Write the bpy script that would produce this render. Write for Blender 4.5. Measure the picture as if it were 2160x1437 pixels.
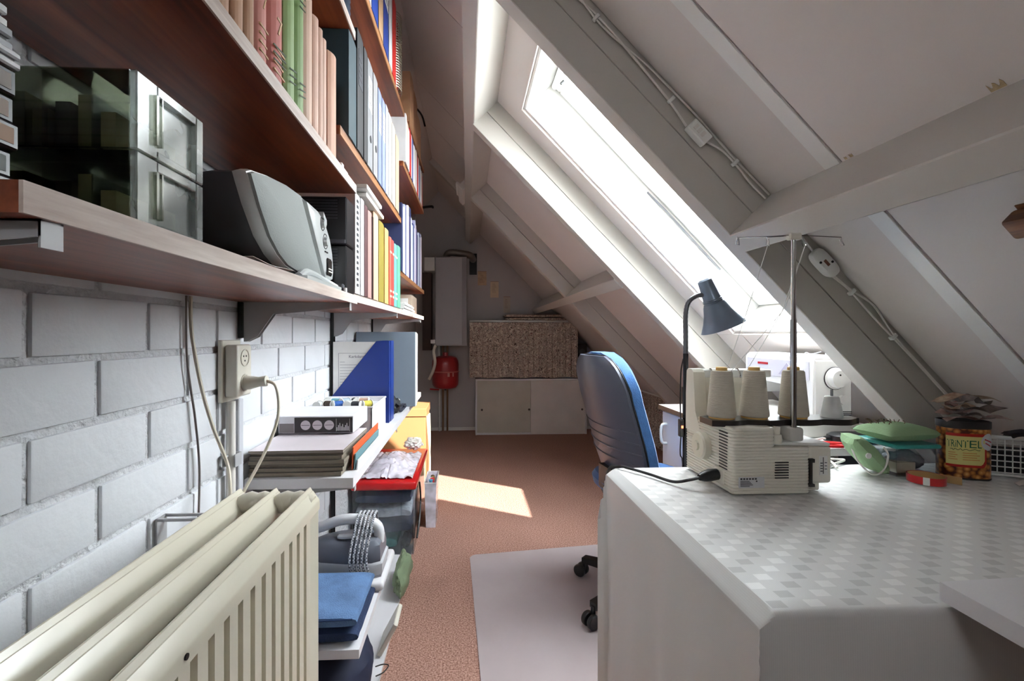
import bpy, bmesh, math, random
from mathutils import Vector, Matrix, noise
random.seed(7)
for o in list(bpy.data.objects): bpy.data.objects.remove(o)
C = bpy.context.scene.collection
SC = bpy.context.scene

# ------------------------------------------------------------------ camera, sky, sun, exposure
cam = bpy.data.cameras.new('camera'); co = bpy.data.objects.new('camera', cam); C.objects.link(co)
cam.lens = 16.0; cam.sensor_width = 36.0; cam.clip_start = 0.02
cam.shift_x = 45 / 2160; cam.shift_y = -13.5 / 2160
co.location = (0, 0, 1.1); co.rotation_euler = (math.pi / 2, 0, -math.radians(3))
SC.camera = co
wd = bpy.data.worlds.new('sky'); SC.world = wd; wd.use_nodes = True
bg = wd.node_tree.nodes['Background']; bg.inputs[0].default_value = (0.92, 0.96, 1.0, 1); bg.inputs[1].default_value = 8.0
sn = bpy.data.lights.new('sun', 'SUN'); so = bpy.data.objects.new('sun', sn); C.objects.link(so)
sn.energy = 7.5; sn.angle = math.radians(0.6); sn.color = (1.0, 0.95, 0.88)
so.rotation_euler = Vector((-0.75, 1.0, -1.0)).to_track_quat('-Z', 'Y').to_euler(); so.location = (0.5, -3, 6)
SC.view_settings.view_transform = 'Standard'; SC.view_settings.look = 'None'
SC.view_settings.gamma = 1.0; SC.view_settings.use_curve_mapping = False
SC.view_settings.exposure = 1.8

# ------------------------------------------------------------------ materials
def lin(c):
    c = c / 255.0
    return c / 12.92 if c <= 0.04045 else ((c + 0.055) / 1.055) ** 2.4
def L(rgb, k=1.0): return (min(1, lin(rgb[0]) * k), min(1, lin(rgb[1]) * k), min(1, lin(rgb[2]) * k), 1)
MATS = {}
def new(name):
    m = bpy.data.materials.new(name); m.use_nodes = True
    nt = m.node_tree; return m, nt, nt.nodes['Principled BSDF']
def nd(nt, t, **kw):
    n = nt.nodes.new(t)
    for k, v in kw.items(): setattr(n, k, v)
    return n
def M(name, rgb, rough=0.5, metal=0.0, var=0.06, sc=6.0, bump=0.0, bsc=90.0, stretch=None, rgb2=None, spec=0.5, sheen=0.0, coat=0.0, emit=0):
    if name in MATS: return MATS[name]
    m, nt, b = new(name); lk = nt.links.new
    tc = nd(nt, 'ShaderNodeTexCoord'); src = tc.outputs['Object']
    if stretch:
        mp = nd(nt, 'ShaderNodeMapping'); mp.inputs['Scale'].default_value = stretch; lk(src, mp.inputs[0]); src = mp.outputs[0]
    n = nd(nt, 'ShaderNodeTexNoise'); n.inputs['Scale'].default_value = sc; n.inputs['Detail'].default_value = 5; lk(src, n.inputs['Vector'])
    cr = nd(nt, 'ShaderNodeValToRGB'); lk(n.outputs[0], cr.inputs[0])
    cr.color_ramp.elements[0].position = 0.3; cr.color_ramp.elements[1].position = 0.7
    cr.color_ramp.elements[0].color = L(rgb2, 1) if rgb2 else L(rgb, 1 - var)
    cr.color_ramp.elements[1].color = L(rgb, 1 + (0 if rgb2 else var))
    lk(cr.outputs[0], b.inputs['Base Color'])
    b.inputs['Roughness'].default_value = rough; b.inputs['Metallic'].default_value = metal
    b.inputs['Specular IOR Level'].default_value = spec
    if sheen: b.inputs['Sheen Weight'].default_value = sheen
    if coat: b.inputs['Coat Weight'].default_value = coat; b.inputs['Coat Roughness'].default_value = 0.1
    if bump:
        n2 = nd(nt, 'ShaderNodeTexNoise'); n2.inputs['Scale'].default_value = bsc; n2.inputs['Detail'].default_value = 6; lk(src, n2.inputs['Vector'])
        bp = nd(nt, 'ShaderNodeBump'); bp.inputs['Strength'].default_value = bump; bp.inputs['Distance'].default_value = 0.01
        lk(n2.outputs[0], bp.inputs['Height']); lk(bp.outputs[0], b.inputs['Normal'])
    MATS[name] = m; return m
def CLEAR(name, tint, op=0.12, rough=0.05, rgb=(200, 205, 210), dens=1.0):
    """thin clear plastic or glass: mostly see-through, some gloss, a little milky body"""
    if name in MATS: return MATS[name]
    m, nt, b = new(name); lk = nt.links.new
    nt.nodes.remove(b); out = nt.nodes['Material Output']
    tr = nd(nt, 'ShaderNodeBsdfTransparent'); tr.inputs[0].default_value = L(tint)
    df = nd(nt, 'ShaderNodeBsdfDiffuse'); df.inputs[0].default_value = L(rgb)
    gl = nd(nt, 'ShaderNodeBsdfGlossy'); gl.inputs['Roughness'].default_value = rough
    lw = nd(nt, 'ShaderNodeLayerWeight'); pw = nd(nt, 'ShaderNodeMath', operation='POWER'); pw.inputs[1].default_value = 5; lk(lw.outputs['Facing'], pw.inputs[0])
    fr = nd(nt, 'ShaderNodeMath', operation='MULTIPLY_ADD'); fr.inputs[1].default_value = 0.9; fr.inputs[2].default_value = 0.04; lk(pw.outputs[0], fr.inputs[0])
    tc = nd(nt, 'ShaderNodeTexCoord'); ns = nd(nt, 'ShaderNodeTexNoise'); ns.inputs['Scale'].default_value = 14; lk(tc.outputs['Object'], ns.inputs['Vector'])
    mu = nd(nt, 'ShaderNodeMath', operation='MULTIPLY'); mu.inputs[1].default_value = op * 2; lk(ns.outputs[0], mu.inputs[0])
    m1 = nd(nt, 'ShaderNodeMixShader'); lk(mu.outputs[0], m1.inputs[0]); lk(tr.outputs[0], m1.inputs[1]); lk(df.outputs[0], m1.inputs[2])
    m2 = nd(nt, 'ShaderNodeMixShader'); lk(fr.outputs[0], m2.inputs[0]); lk(m1.outputs[0], m2.inputs[1]); lk(gl.outputs[0], m2.inputs[2])
    lk(m2.outputs[0], out.inputs[0]); MATS[name] = m; return m

white = M('white_paint', (212, 209, 203), 0.45, var=0.02, sc=2.5, bump=0.03, bsc=60)
panelw = M('panel_white', (214, 206, 201), 0.55, var=0.025, sc=1.5, bump=0.02, bsc=40)
trimw = M('trim_white', (222, 221, 217), 0.35, var=0.02, sc=3)
rafterm = M('rafter_paint', (188, 183, 175), 0.4, var=0.03, sc=1.2, stretch=(1, 1, 1), bump=0.02, bsc=30)
brickm = M('white_brick_paint', (214, 216, 220), 0.6, var=0.025, sc=9, bump=0.16, bsc=55)
mortarm = M('white_mortar_paint', (206, 207, 210), 0.75, var=0.06, sc=40, bump=1.0, bsc=70)
gablem = M('gable_grey_paint', (182, 177, 177), 0.7, var=0.03, sc=2)
cream = M('cream_plastic', (216, 211, 198), 0.35, var=0.015, sc=5)
ivory = M('radiator_enamel', (204, 198, 180), 0.28, var=0.02, sc=3, coat=0.3)
offw = M('white_plastic', (226, 226, 222), 0.3, var=0.01, sc=5)
lam = M('white_laminate', (222, 221, 224), 0.35, var=0.015, sc=3)
black = M('black_plastic', (24, 24, 26), 0.4, var=0.15, sc=8)
blackm = M('black_metal', (20, 19, 20), 0.45, metal=0.3, var=0.1)
chrome = M('chrome', (190, 190, 192), 0.15, metal=1.0, var=0.03)
steelg = M('grey_steel', (150, 150, 155), 0.35, metal=0.6, var=0.05)
greym = M('grey_bracket_enamel', (168, 168, 170), 0.4, var=0.03)
paper = M('paper', (228, 226, 222), 0.8, var=0.03, sc=20)
paperb = M('yellowed_paper', (216, 196, 168), 0.8, var=0.06, sc=20)
ink = M('print_ink', (60, 58, 62), 0.8)
wire = M('ivory_cable', (205, 196, 178), 0.5, var=0.04)
wirew = M('white_cable', (216, 212, 206), 0.45, var=0.03)
wireb = M('black_cable', (22, 22, 24), 0.45)
redp = M('red_plastic', (196, 22, 28), 0.3, var=0.05, coat=0.3)
glass = CLEAR('window_glass', (250, 252, 252), 0.01)
clearp = CLEAR('clear_plastic', (244, 247, 249), 0.03, 0.06)
smokep = CLEAR('smoky_plastic', (206, 209, 200), 0.03, 0.06, (90, 95, 92))
smokef = CLEAR('pale_clear_plastic', (190, 195, 192), 0.28, 0.12, (190, 196, 196))
bagp = CLEAR('thin_plastic_film', (240, 240, 246), 0.85, 0.2, (226, 222, 232))

def carpet_mat():
    m, nt, b = new('brown_carpet'); lk = nt.links.new
    tc = nd(nt, 'ShaderNodeTexCoord')
    n1 = nd(nt, 'ShaderNodeTexNoise'); n1.inputs['Scale'].default_value = 170; n1.inputs['Detail'].default_value = 3; lk(tc.outputs['Object'], n1.inputs['Vector'])
    n2 = nd(nt, 'ShaderNodeTexNoise'); n2.inputs['Scale'].default_value = 1.6; lk(tc.outputs['Object'], n2.inputs['Vector'])
    cr = nd(nt, 'ShaderNodeValToRGB'); lk(n1.outputs[0], cr.inputs[0])
    cr.color_ramp.elements[0].position = 0.34; cr.color_ramp.elements[0].color = L((138, 98, 84))
    cr.color_ramp.elements[1].position = 0.68; cr.color_ramp.elements[1].color = L((210, 168, 152))
    mx = nd(nt, 'ShaderNodeMixRGB', blend_type='MULTIPLY'); mx.inputs[0].default_value = 0.25; lk(cr.outputs[0], mx.inputs[1]); lk(n2.outputs[0], mx.inputs[2])
    lk(mx.outputs[0], b.inputs['Base Color']); b.inputs['Roughness'].default_value = 0.95; b.inputs['Specular IOR Level'].default_value = 0.1
    bp = nd(nt, 'ShaderNodeBump'); bp.inputs['Strength'].default_value = 0.5; bp.inputs['Distance'].default_value = 0.004
    lk(n1.outputs[0], bp.inputs['Height']); lk(bp.outputs[0], b.inputs['Normal']); return m
carpet = carpet_mat()
def veneer(name, a, b_, rough=0.35, sc=10.0):
    m, nt, b = new(name); lk = nt.links.new
    tc = nd(nt, 'ShaderNodeTexCoord'); mp = nd(nt, 'ShaderNodeMapping'); mp.inputs['Scale'].default_value = (1.0, 0.07, 1.0); lk(tc.outputs['Object'], mp.inputs[0])
    n = nd(nt, 'ShaderNodeTexNoise'); n.inputs['Scale'].default_value = sc; n.inputs['Detail'].default_value = 8; n.inputs['Distortion'].default_value = 1.2; lk(mp.outputs[0], n.inputs['Vector'])
    n3 = nd(nt, 'ShaderNodeTexNoise'); n3.inputs['Scale'].default_value = sc * 9; n3.inputs['Detail'].default_value = 4; lk(mp.outputs[0], n3.inputs['Vector'])
    mm = nd(nt, 'ShaderNodeMath', operation='MULTIPLY_ADD'); mm.inputs[1].default_value = 0.35; lk(n3.outputs[0], mm.inputs[0]); lk(n.outputs[0], mm.inputs[2])
    cr = nd(nt, 'ShaderNodeValToRGB'); lk(mm.outputs[0], cr.inputs[0])
    cr.color_ramp.elements[0].position = 0.48; cr.color_ramp.elements[0].color = L(a)
    cr.color_ramp.elements[1].position = 0.86; cr.color_ramp.elements[1].color = L(b_)
    lk(cr.outputs[0], b.inputs['Base Color']); b.inputs['Roughness'].default_value = rough
    bp = nd(nt, 'ShaderNodeBump'); bp.inputs['Strength'].default_value = 0.06; bp.inputs['Distance'].default_value = 0.004
    lk(n3.outputs[0], bp.inputs['Height']); lk(bp.outputs[0], b.inputs['Normal']); return m
mahog = veneer('mahogany_veneer', (80, 33, 19), (158, 82, 50))
shelfedge = veneer('worn_pale_edge', (172, 150, 138), (222, 209, 199), 0.6, 22)
woodedge = veneer('brown_wood_edge', (120, 74, 44), (186, 132, 88), 0.45, 16)
def floral():
    m, nt, b = new('floral_curtain'); lk = nt.links.new
    tc = nd(nt, 'ShaderNodeTexCoord'); mp = nd(nt, 'ShaderNodeMapping'); mp.inputs['Scale'].default_value = (1, 1, 1); lk(tc.outputs['Object'], mp.inputs[0])
    n = nd(nt, 'ShaderNodeTexNoise'); n.inputs['Scale'].default_value = 15; n.inputs['Detail'].default_value = 2.5; n.inputs['Distortion'].default_value = 3.0; lk(mp.outputs[0], n.inputs['Vector'])
    cr = nd(nt, 'ShaderNodeValToRGB'); lk(n.outputs[0], cr.inputs[0]); cr.color_ramp.interpolation = 'CONSTANT'
    e = cr.color_ramp.elements; e[0].position = 0; e[0].color = L((205, 192, 176)); e[1].position = 0.44; e[1].color = L((80, 62, 56))
    for p, c in ((0.485, (214, 202, 188)), (0.53, (104, 46, 40)), (0.565, (198, 186, 172)), (0.63, (78, 72, 64)), (0.68, (206, 190, 176))):
        q = e.new(p); q.color = L(c)
    lk(cr.outputs[0], b.inputs['Base Color']); b.inputs['Roughness'].default_value = 0.9; return m
floralm = floral()
def cloth_mat():
    """white jacquard: staggered light and dark woven rectangles in the cloth's own coordinates"""
    m, nt, b = new('jacquard_tablecloth'); lk = nt.links.new
    uv = nd(nt, 'ShaderNodeUVMap'); sp = nd(nt, 'ShaderNodeSeparateXYZ'); lk(uv.outputs[0], sp.inputs[0])
    def mt(op, a, c=None):
        n = nd(nt, 'ShaderNodeMath', operation=op)
        for i, v in enumerate((a, c)):
            if v is None: continue
            if isinstance(v, (int, float)): n.inputs[i].default_value = v
            else: lk(v, n.inputs[i])
        return n.outputs[0]
    P = 0.026
    u = mt('DIVIDE', sp.outputs[0], P); v = mt('DIVIDE', sp.outputs[1], P * 0.86)
    i = mt('FLOOR', u); j = mt('FLOOR', v)
    par = mt('FLOORED_MODULO', mt('ADD', i, j), 2.0)
    kk = mt('FLOORED_MODULO', mt('FLOOR', mt('DIVIDE', mt('SUBTRACT', i, j), 2.0)), 2.0)
    fu = mt('FRACT', u); fv = mt('FRACT', v)
    ins = mt('MULTIPLY', mt('LESS_THAN', mt('ABSOLUTE', mt('SUBTRACT', fu, 0.5)), 0.42), mt('LESS_THAN', mt('ABSOLUTE', mt('SUBTRACT', fv, 0.5)), 0.36))
    on = mt('MULTIPLY', ins, mt('SUBTRACT', 1.0, par))
    sgn = mt('MULTIPLY', on, mt('SUBTRACT', mt('MULTIPLY', kk, 2.0), 1.0))
    st = mt('MULTIPLY', mt('SINE', mt('MULTIPLY', fu, 50.0)), 0.012)
    ns = nd(nt, 'ShaderNodeTexNoise'); ns.inputs['Scale'].default_value = 5; lk(uv.outputs[0], ns.inputs['Vector'])
    field = mt('MULTIPLY', mt('GREATER_THAN', sp.outputs[0], 0.0), mt('GREATER_THAN', sp.outputs[1], 0.0))
    sgn = mt('MULTIPLY', sgn, field)
    val = mt('ADD', mt('ADD', mt('MULTIPLY', sgn, 0.14), 0.66), mt('ADD', st, mt('MULTIPLY', mt('SUBTRACT', ns.outputs[0], 0.5), 0.06)))
    cb = nd(nt, 'ShaderNodeCombineColor'); lk(val, cb.inputs[0]); lk(val, cb.inputs[1]); lk(mt('MULTIPLY', val, 0.985), cb.inputs[2])
    lk(cb.outputs[0], b.inputs['Base Color'])
    lk(mt('SUBTRACT', 0.42, mt('MULTIPLY', sgn, 0.10)), b.inputs['Roughness'])
    b.inputs['Sheen Weight'].default_value = 0.15; return m
clothm = cloth_mat()
def nuts():
    m, nt, b = new('peanut_print'); lk = nt.links.new
    tc = nd(nt, 'ShaderNodeTexCoord'); v = nd(nt, 'ShaderNodeTexVoronoi', feature='F1'); v.inputs['Scale'].default_value = 85; lk(tc.outputs['Object'], v.inputs['Vector'])
    cr = nd(nt, 'ShaderNodeValToRGB'); lk(v.outputs['Distance'], cr.inputs[0])
    e = cr.color_ramp.elements; e[0].position = 0; e[0].color = L((228, 178, 110)); e[1].position = 0.75; e[1].color = L((70, 24, 12))
    q = e.new(0.42); q.color = L((186, 116, 52))
    lk(cr.outputs[0], b.inputs['Base Color']); b.inputs['Roughness'].default_value = 0.3; return m
nutm = nuts()

# ------------------------------------------------------------------ geometry helpers
def BM(): return bmesh.new()
def box(bm, x0, y0, z0, x1, y1, z1, bev=0.0, seg=1, mx=None, mi=0):
    r = bmesh.ops.create_cube(bm, size=1.0); vs = r['verts']
    T = Matrix.Translation(((x0 + x1) / 2, (y0 + y1) / 2, (z0 + z1) / 2)) @ Matrix.Diagonal((abs(x1 - x0), abs(y1 - y0), abs(z1 - z0), 1))
    if mx is not None and not bev: T = mx @ T
    bmesh.ops.transform(bm, matrix=T, verts=vs)
    fs = set(f for v in vs for f in v.link_faces)
    if bev:
        es = list(set(e for v in vs for e in v.link_edges))
        rr = bmesh.ops.bevel(bm, geom=es, offset=bev, segments=seg, profile=0.5, affect='EDGES')
        fs |= set(f for f in rr['faces']); fs = set(f for f in fs if f.is_valid)
        vv = list(set(v for f in fs for v in f.verts) | set(rr['verts']))
        vv = [v for v in vv if v.is_valid]
        if mx is not None: bmesh.ops.transform(bm, matrix=mx, verts=vv)
    for f in fs:
        if f.is_valid: f.material_index = mi
    return bm
def ring_loft(bm, rings, cap=True, closed=True, mi=0):
    R = [[bm.verts.new(p) for p in r] for r in rings]; n = len(R[0])
    for a, b in zip(R, R[1:]):
        for i in range(n if closed else n - 1):
            j = (i + 1) % n
            f = bm.faces.new((a[i], a[j], b[j], b[i])); f.material_index = mi
    if cap and closed:
        for r in (R[0], R[-1]):
            try: f = bm.faces.new(r); f.material_index = mi
            except ValueError: pass
    return bm
def tube(bm, pts, r, n=8, closed=False, mi=0):
    pts = [Vector(p) for p in pts]; rs = r if isinstance(r, (list, tuple)) else [r] * len(pts)
    rings = []; up = None
    for i, p in enumerate(pts):
        a = pts[i - 1] if i else (pts[-1] if closed else p); b = pts[(i + 1) % len(pts)] if (i < len(pts) - 1 or closed) else p
        d = (b - a).normalized()
        if up is None: up = Vector((0, 0, 1)) if abs(d.z) < 0.9 else Vector((1, 0, 0))
        s = d.cross(up).normalized(); up = s.cross(d).normalized()
        rings.append([p + (s * math.cos(2 * math.pi * k / n) + up * math.sin(2 * math.pi * k / n)) * rs[i] for k in range(n)])
    if closed: rings.append(rings[0])
    ring_loft(bm, rings, cap=not closed, mi=mi); return bm
def smooth_path(pts, k=6):
    P = [Vector(p) for p in pts]; out = []
    for i in range(len(P) - 1):
        p0 = P[max(i - 1, 0)]; p1 = P[i]; p2 = P[i + 1]; p3 = P[min(i + 2, len(P) - 1)]
        for j in range(k):
            t = j / k
            out.append(0.5 * (2 * p1 + (p2 - p0) * t + (2 * p0 - 5 * p1 + 4 * p2 - p3) * t * t + (3 * p1 - p0 - 3 * p2 + p3) * t ** 3))
    out.append(P[-1]); return out
def lathe(bm, prof, n=24, mx=None, mi=0, cap=True):
    mx = mx or Matrix(); rings = []
    for r, z in prof: rings.append([mx @ Vector((r * math.cos(2 * math.pi * k / n), r * math.sin(2 * math.pi * k / n), z)) for k in range(n)])
    return ring_loft(bm, rings, cap=cap, mi=mi)
def cyl(bm, p0, p1, r0, r1=None, n=16, mi=0): return tube(bm, [p0, p1], [r0, r0 if r1 is None else r1], n, mi=mi)
def prism(bm, poly, vec, mi=0):
    vec = Vector(vec); poly = [Vector(p) for p in poly]
    return ring_loft(bm, [poly, [p + vec for p in poly]], mi=mi)
def grid(bm, f, nu, nv, thick=0.0, uv=None):
    V = [[bm.verts.new(f(i / nu, j / nv)) for j in range(nv + 1)] for i in range(nu + 1)]
    for i in range(nu):
        for j in range(nv): bm.faces.new((V[i][j], V[i + 1][j], V[i + 1][j + 1], V[i][j + 1]))
    if thick:
        bm.normal_update(); fs = list(bm.faces)
        bmesh.ops.solidify(bm, geom=fs, thickness=thick)
    return bm
def crumple(bm, c, s, seed=0, sub=3, amp=0.35, fq=2.2, flat=None, mi=0):
    r = bmesh.ops.create_icosphere(bm, subdivisions=sub, radius=1.0)
    off = Vector((seed * 7.13, seed * 3.7, seed * 1.9))
    for v in r['verts']:
        p = v.co.copy()
        d = noise.noise(p * fq + off) * amp + abs(noise.noise(p * fq * 2.1 + off)) * amp * 0.8 - amp * 0.3
        q = p * (1 + d)
        q = Vector((q.x * s[0], q.y * s[1], q.z * s[2])) + Vector(c)
        if flat is not None and q.z < flat: q.z = flat + (q.z - flat) * 0.05
        v.co = q
    for v in r['verts']:
        for f in v.link_faces: f.material_index = mi
    return bm
def mesh(name, bm, mats, smooth=True):
    bmesh.ops.recalc_face_normals(bm, faces=bm.faces)
    me = bpy.data.meshes.new(name); bm.to_mesh(me); bm.free()
    for m in (mats if isinstance(mats, (list, tuple)) else [mats]): me.materials.append(m)
    if smooth:
        me.polygons.foreach_set('use_smooth', [True] * len(me.polygons)); me.set_sharp_from_angle(angle=0.6)
    return me
def tag(o, label=None, cat=None, group=None, kind=None):
    if label: o['label'] = label
    if cat: o['category'] = cat
    if group: o['group'] = group
    if kind: o['kind'] = kind
    return o
ROOTS = {}
def root(name, label, cat, loc=(0, 0, 0), rz=0.0, group=None):
    o = bpy.data.objects.new(name, None); C.objects.link(o); o.empty_display_size = 0.05
    o.location = loc; o.rotation_euler = (0, 0, rz); return tag(o, label, cat, group)
def part(p, name, bm, mats, label=None, w=True, smooth=True, kind=None):
    """a part of p; w: geometry is given in world coordinates (p unrotated Empty), else in p's own frame"""
    o = bpy.data.objects.new(name, mesh(name, bm, mats, smooth)); C.objects.link(o); o.parent = p
    if w and p.type == 'EMPTY': o.location = -Vector(p.location)
    return tag(o, label, kind=kind)
def sub(p, name, bm, mats, label=None, smooth=True):
    o = bpy.data.objects.new(name, mesh(name, bm, mats, smooth)); C.objects.link(o); o.parent = p
    return tag(o, label)
def solo(name, bm, mats, label, cat, group=None, smooth=True, kind=None):
    vs = list(bm.verts); mn = [min(v.co[i] for v in vs) for i in range(3)]; mxx = [max(v.co[i] for v in vs) for i in range(3)]
    c = Vector(((mn[0] + mxx[0]) / 2, (mn[1] + mxx[1]) / 2, mn[2]))
    for v in vs: v.co -= c
    o = bpy.data.objects.new(name, mesh(name, bm, mats, smooth)); C.objects.link(o); o.location = c
    return tag(o, label, cat, group, kind)
def struct(name, bm, mats, parent=None, smooth=True):
    o = bpy.data.objects.new(name, mesh(name, bm, mats, smooth)); C.objects.link(o)
    if parent: o.parent = parent
    else: o['kind'] = 'structure'
    return o
def text_mesh(s, size, depth=0.0004):
    cu = bpy.data.curves.new('t', 'FONT'); cu.body = s; cu.size = size; cu.extrude = depth; cu.align_x = 'CENTER'; cu.align_y = 'CENTER'; cu.resolution_u = 3
    o = bpy.data.objects.new('t', cu); C.objects.link(o); bpy.context.view_layer.update()
    me = bpy.data.meshes.new_from_object(o); bpy.data.objects.remove(o); bpy.data.curves.remove(cu); return me
def text_into(bm, s, size, mx, mi=0):
    me = text_mesh(s, size); t = bmesh.new(); t.from_mesh(me); bpy.data.meshes.remove(me)
    mp = {}
    for v in t.verts: mp[v] = bm.verts.new(mx(v.co) if callable(mx) else mx @ v.co)
    for f in t.faces:
        try: g = bm.faces.new([mp[v] for v in f.verts]); g.material_index = mi
        except ValueError: pass
    t.free(); return bm

# ------------------------------------------------------------------ room shell
YB, YF = -1.4, 5.22              # front (behind camera) and gable wall
AL = math.atan(1.03); CA, SA = math.cos(AL), math.sin(AL)
def R(s, y, t): return Vector((s * CA + t * SA, y, 2.41 - s * SA + t * CA))   # roof frame: s down the slope, t up through it
def rbox(bm, s0, s1, y0, y1, t0, t1, bev=0.0):
    mx = Matrix(((CA, 0, SA, 0), (0, 1, 0, 0), (-SA, 0, CA, 2.41), (0, 0, 0, 1)))
    return box(bm, s0, y0, t0, s1, y1, t1, bev=bev, mx=mx)
bm = BM(); box(bm, -0.62, YB, -0.05, 2.4, YF, 0.0); struct('floor', bm, carpet)

# left wall: painted mortar bed with every visible brick laid proud of it
bm = BM(); box(bm, -0.64, YB, 0.0, -0.583, YF, 2.5); wl = struct('wall_left', bm, mortarm)
brick_me = []
for k in range(4):
    bm = BM(); box(bm, -0.01, -0.1085, -0.0435, 0.0045, 0.1085, 0.0435, bev=0.003, seg=2)
    for v in bm.verts:
        q = noise.noise_vector(v.co * 23 + Vector((k * 5, 0, 0)))
        v.co += Vector((0, q.y * 0.0025, q.z * 0.0025))
    brick_me.append(mesh('brick', bm, brickm))
def brick(y, z, k, sy=1.0):
    o = bpy.data.objects.new('brick', brick_me[k % 4]); C.objects.link(o); o.parent = wl
    o.location = (-0.5825 + 0.0004 * (k % 3), y, z); o.scale = (1, sy, 1)
k = 0
for row in range(-7, 7):
    z = 1.064 + row * 0.0985 + 0.049
    ph = 0.63 if row % 2 == 0 else 0.746
    for c in range(-2, 11):
        y = ph + c * 0.2285 + 0.114
        if y < 0.14 or y > 2.95: continue
        brick(y, z, k * 7 + row); k += 1

# gable wall
ridge_x = -0.31
bm = BM()
prism(bm, [(-0.64, YF, 0), (2.4, YF, 0), (2.4, YF, 0.1), (ridge_x, YF, 2.41 - 1.03 * ridge_x + 0.03), (-0.64, YF, 2.44)], (0, 0.1, 0)); struct('wall_back', bm, gablem)
bm = BM(); box(bm, -0.58, YF - 0.015, 0, 1.95, YF, 0.035); struct('baseboard_back', bm, trimw)
bm = BM(); box(bm, 2.0, 0, 0, 2.03, YF, 0.36); struct('wall_right', bm, gablem)
# painted wall behind the camera; its small high opening is added for fill light
bm = BM(); box(bm, -0.64, YB - 0.1, 0, -0.25, YB, 2.75); box(bm, -0.25, YB - 0.1, 0, 0.3, YB, 1.86); box(bm, -0.25, YB - 0.1, 2.1, 0.3, YB, 2.75); box(bm, 0.3, YB - 0.1, 0, 2.4, YB, 2.4)
struct('wall_front', bm, M('rear_wall_paint', (142, 122, 104), .6, var=.05, sc=3))

# roof: slab with the window hole, then its panels, battens, rafters and purlins
WS0, WS1, WY0, WY1 = 0.372, 1.82, 1.335, 2.095
bm = BM(); T1 = 0.24
rbox(bm, -0.47, WS0, YB - .1, YF + .1, 0, T1); rbox(bm, WS1, 3.5, YB - .1, YF + .1, 0, T1)
rbox(bm, WS0, WS1, YB - .1, WY0, 0, T1); rbox(bm, WS0, WS1, WY1, YF + .1, 0, T1)
prism(bm, [(ridge_x - 0.01, YB - .1, 2.73), (ridge_x + 0.02, YB - .1, 2.83), (-0.80, YB - .1, 2.35), (-0.70, YB - .1, 2.325)], (0, YF - YB + .2, 0))
ceil = struct('ceiling', bm, panelw)
def roofpart(name, m, *boxes, bev=0.0):
    b = BM()
    for q in boxes: rbox(b, *q, bev=bev)
    return struct(name, b, m, ceil)
g = 0.0018
for a, b_ in ((YB, 0.02), (0.02, 1.0), (1.0, 1.96), (1.96, 2.93), (2.93, 3.45), (3.45, 4.22), (4.22, YF)):
    roofpart('panel', panelw, (-0.46, 0.15, a + g, b_ - g, -0.008, 0.0))
for a, b_ in ((YB, -0.2), (-0.2, 1.015), (1.015, 1.265), (2.29, 3.43), (3.49, YF)):
    roofpart('panel', panelw, (0.225, 1.262, a + g, b_ - g, -0.008, 0.0)); roofpart('panel', panelw, (1.326, 3.3, a + g, b_ - g, -0.008, 0.0))
roofpart('panel', panelw, (0.225, WS0, 1.325, 2.23, -0.008, 0.0)); roofpart('panel', panelw, (WS1 + 0.002, 3.3, 1.325, 2.03, -0.008, 0.0))
roofpart('panel', panelw, (WS1 + 0.002, 3.3, 2.034, 2.23, -0.008, 0.0))
roofpart('panel', panelw, (WS0, WS1, WY1, 2.23, -0.008, 0.0)); roofpart('panel', panelw, (WS0, WS1, 1.325, WY0, -0.008, 0.0))
for s0, s1 in ((0.225, 1.26), (1.327, 3.2)):
    roofpart('batten', trimw, (s0, s1, 1.018, 1.062, -0.0115, -0.007), bev=0.0012); roofpart('batten', trimw, (s0, s1, -0.19, -0.15, -0.0115, -0.007), bev=0.0012)
def rafter(y0, s0=0.222, s1=3.28, D=0.175, w=0.06):
    o = roofpart('rafter', rafterm, (s0, s1, y0, y0 + w, -D, -D * 0.47 - 0.0009), (s0, s1, y0 + 0.0015, y0 + w, -D * 0.47 + 0.0009, 0.0), bev=0.002)
    return o
rafter(1.265); rafter(2.23); rafter(3.43); rafter(-0.6)
roofpart('rafter', rafterm, (-0.44, 0.16, 4.2, 4.28, -0.06, 0.0), bev=0.002)
roofpart('purlin', rafterm, (0.15, 0.225, YB, YF, -0.17, 0.0), bev=0.003)
for a, b_ in ((YB, 1.2655), (2.2885, YF)):
    roofpart('purlin', rafterm, (1.26, 1.326, a, b_, -0.18, 0.0), bev=0.003)
# a strip of flaked paint where the roof panel meets the purlin
flk = M('flaked_plaster', (190, 168, 132), 0.9, var=0.3, sc=60, bump=0.6, bsc=120)
bm = BM()
for q, (yy, w, h) in enumerate(((0.70, 0.022, 0.012), (0.985, 0.008, 0.005), (1.0, 0.006, 0.004))):
    pts = [R(1.255 - h * (0.5 + 0.5 * math.sin(a * 1.7 + q)) - 0.001, yy + w * (a / 8 - 0.5), -0.0086) for a in range(9)]
    pts += [R(1.258, yy + w * (0.5 - a / 8), -0.0086) for a in range(9)]
    prism(bm, pts, R(0, 0, -0.0006) - R(0, 0, 0))
struct('paint_chip', bm, flk, ceil)

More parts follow.
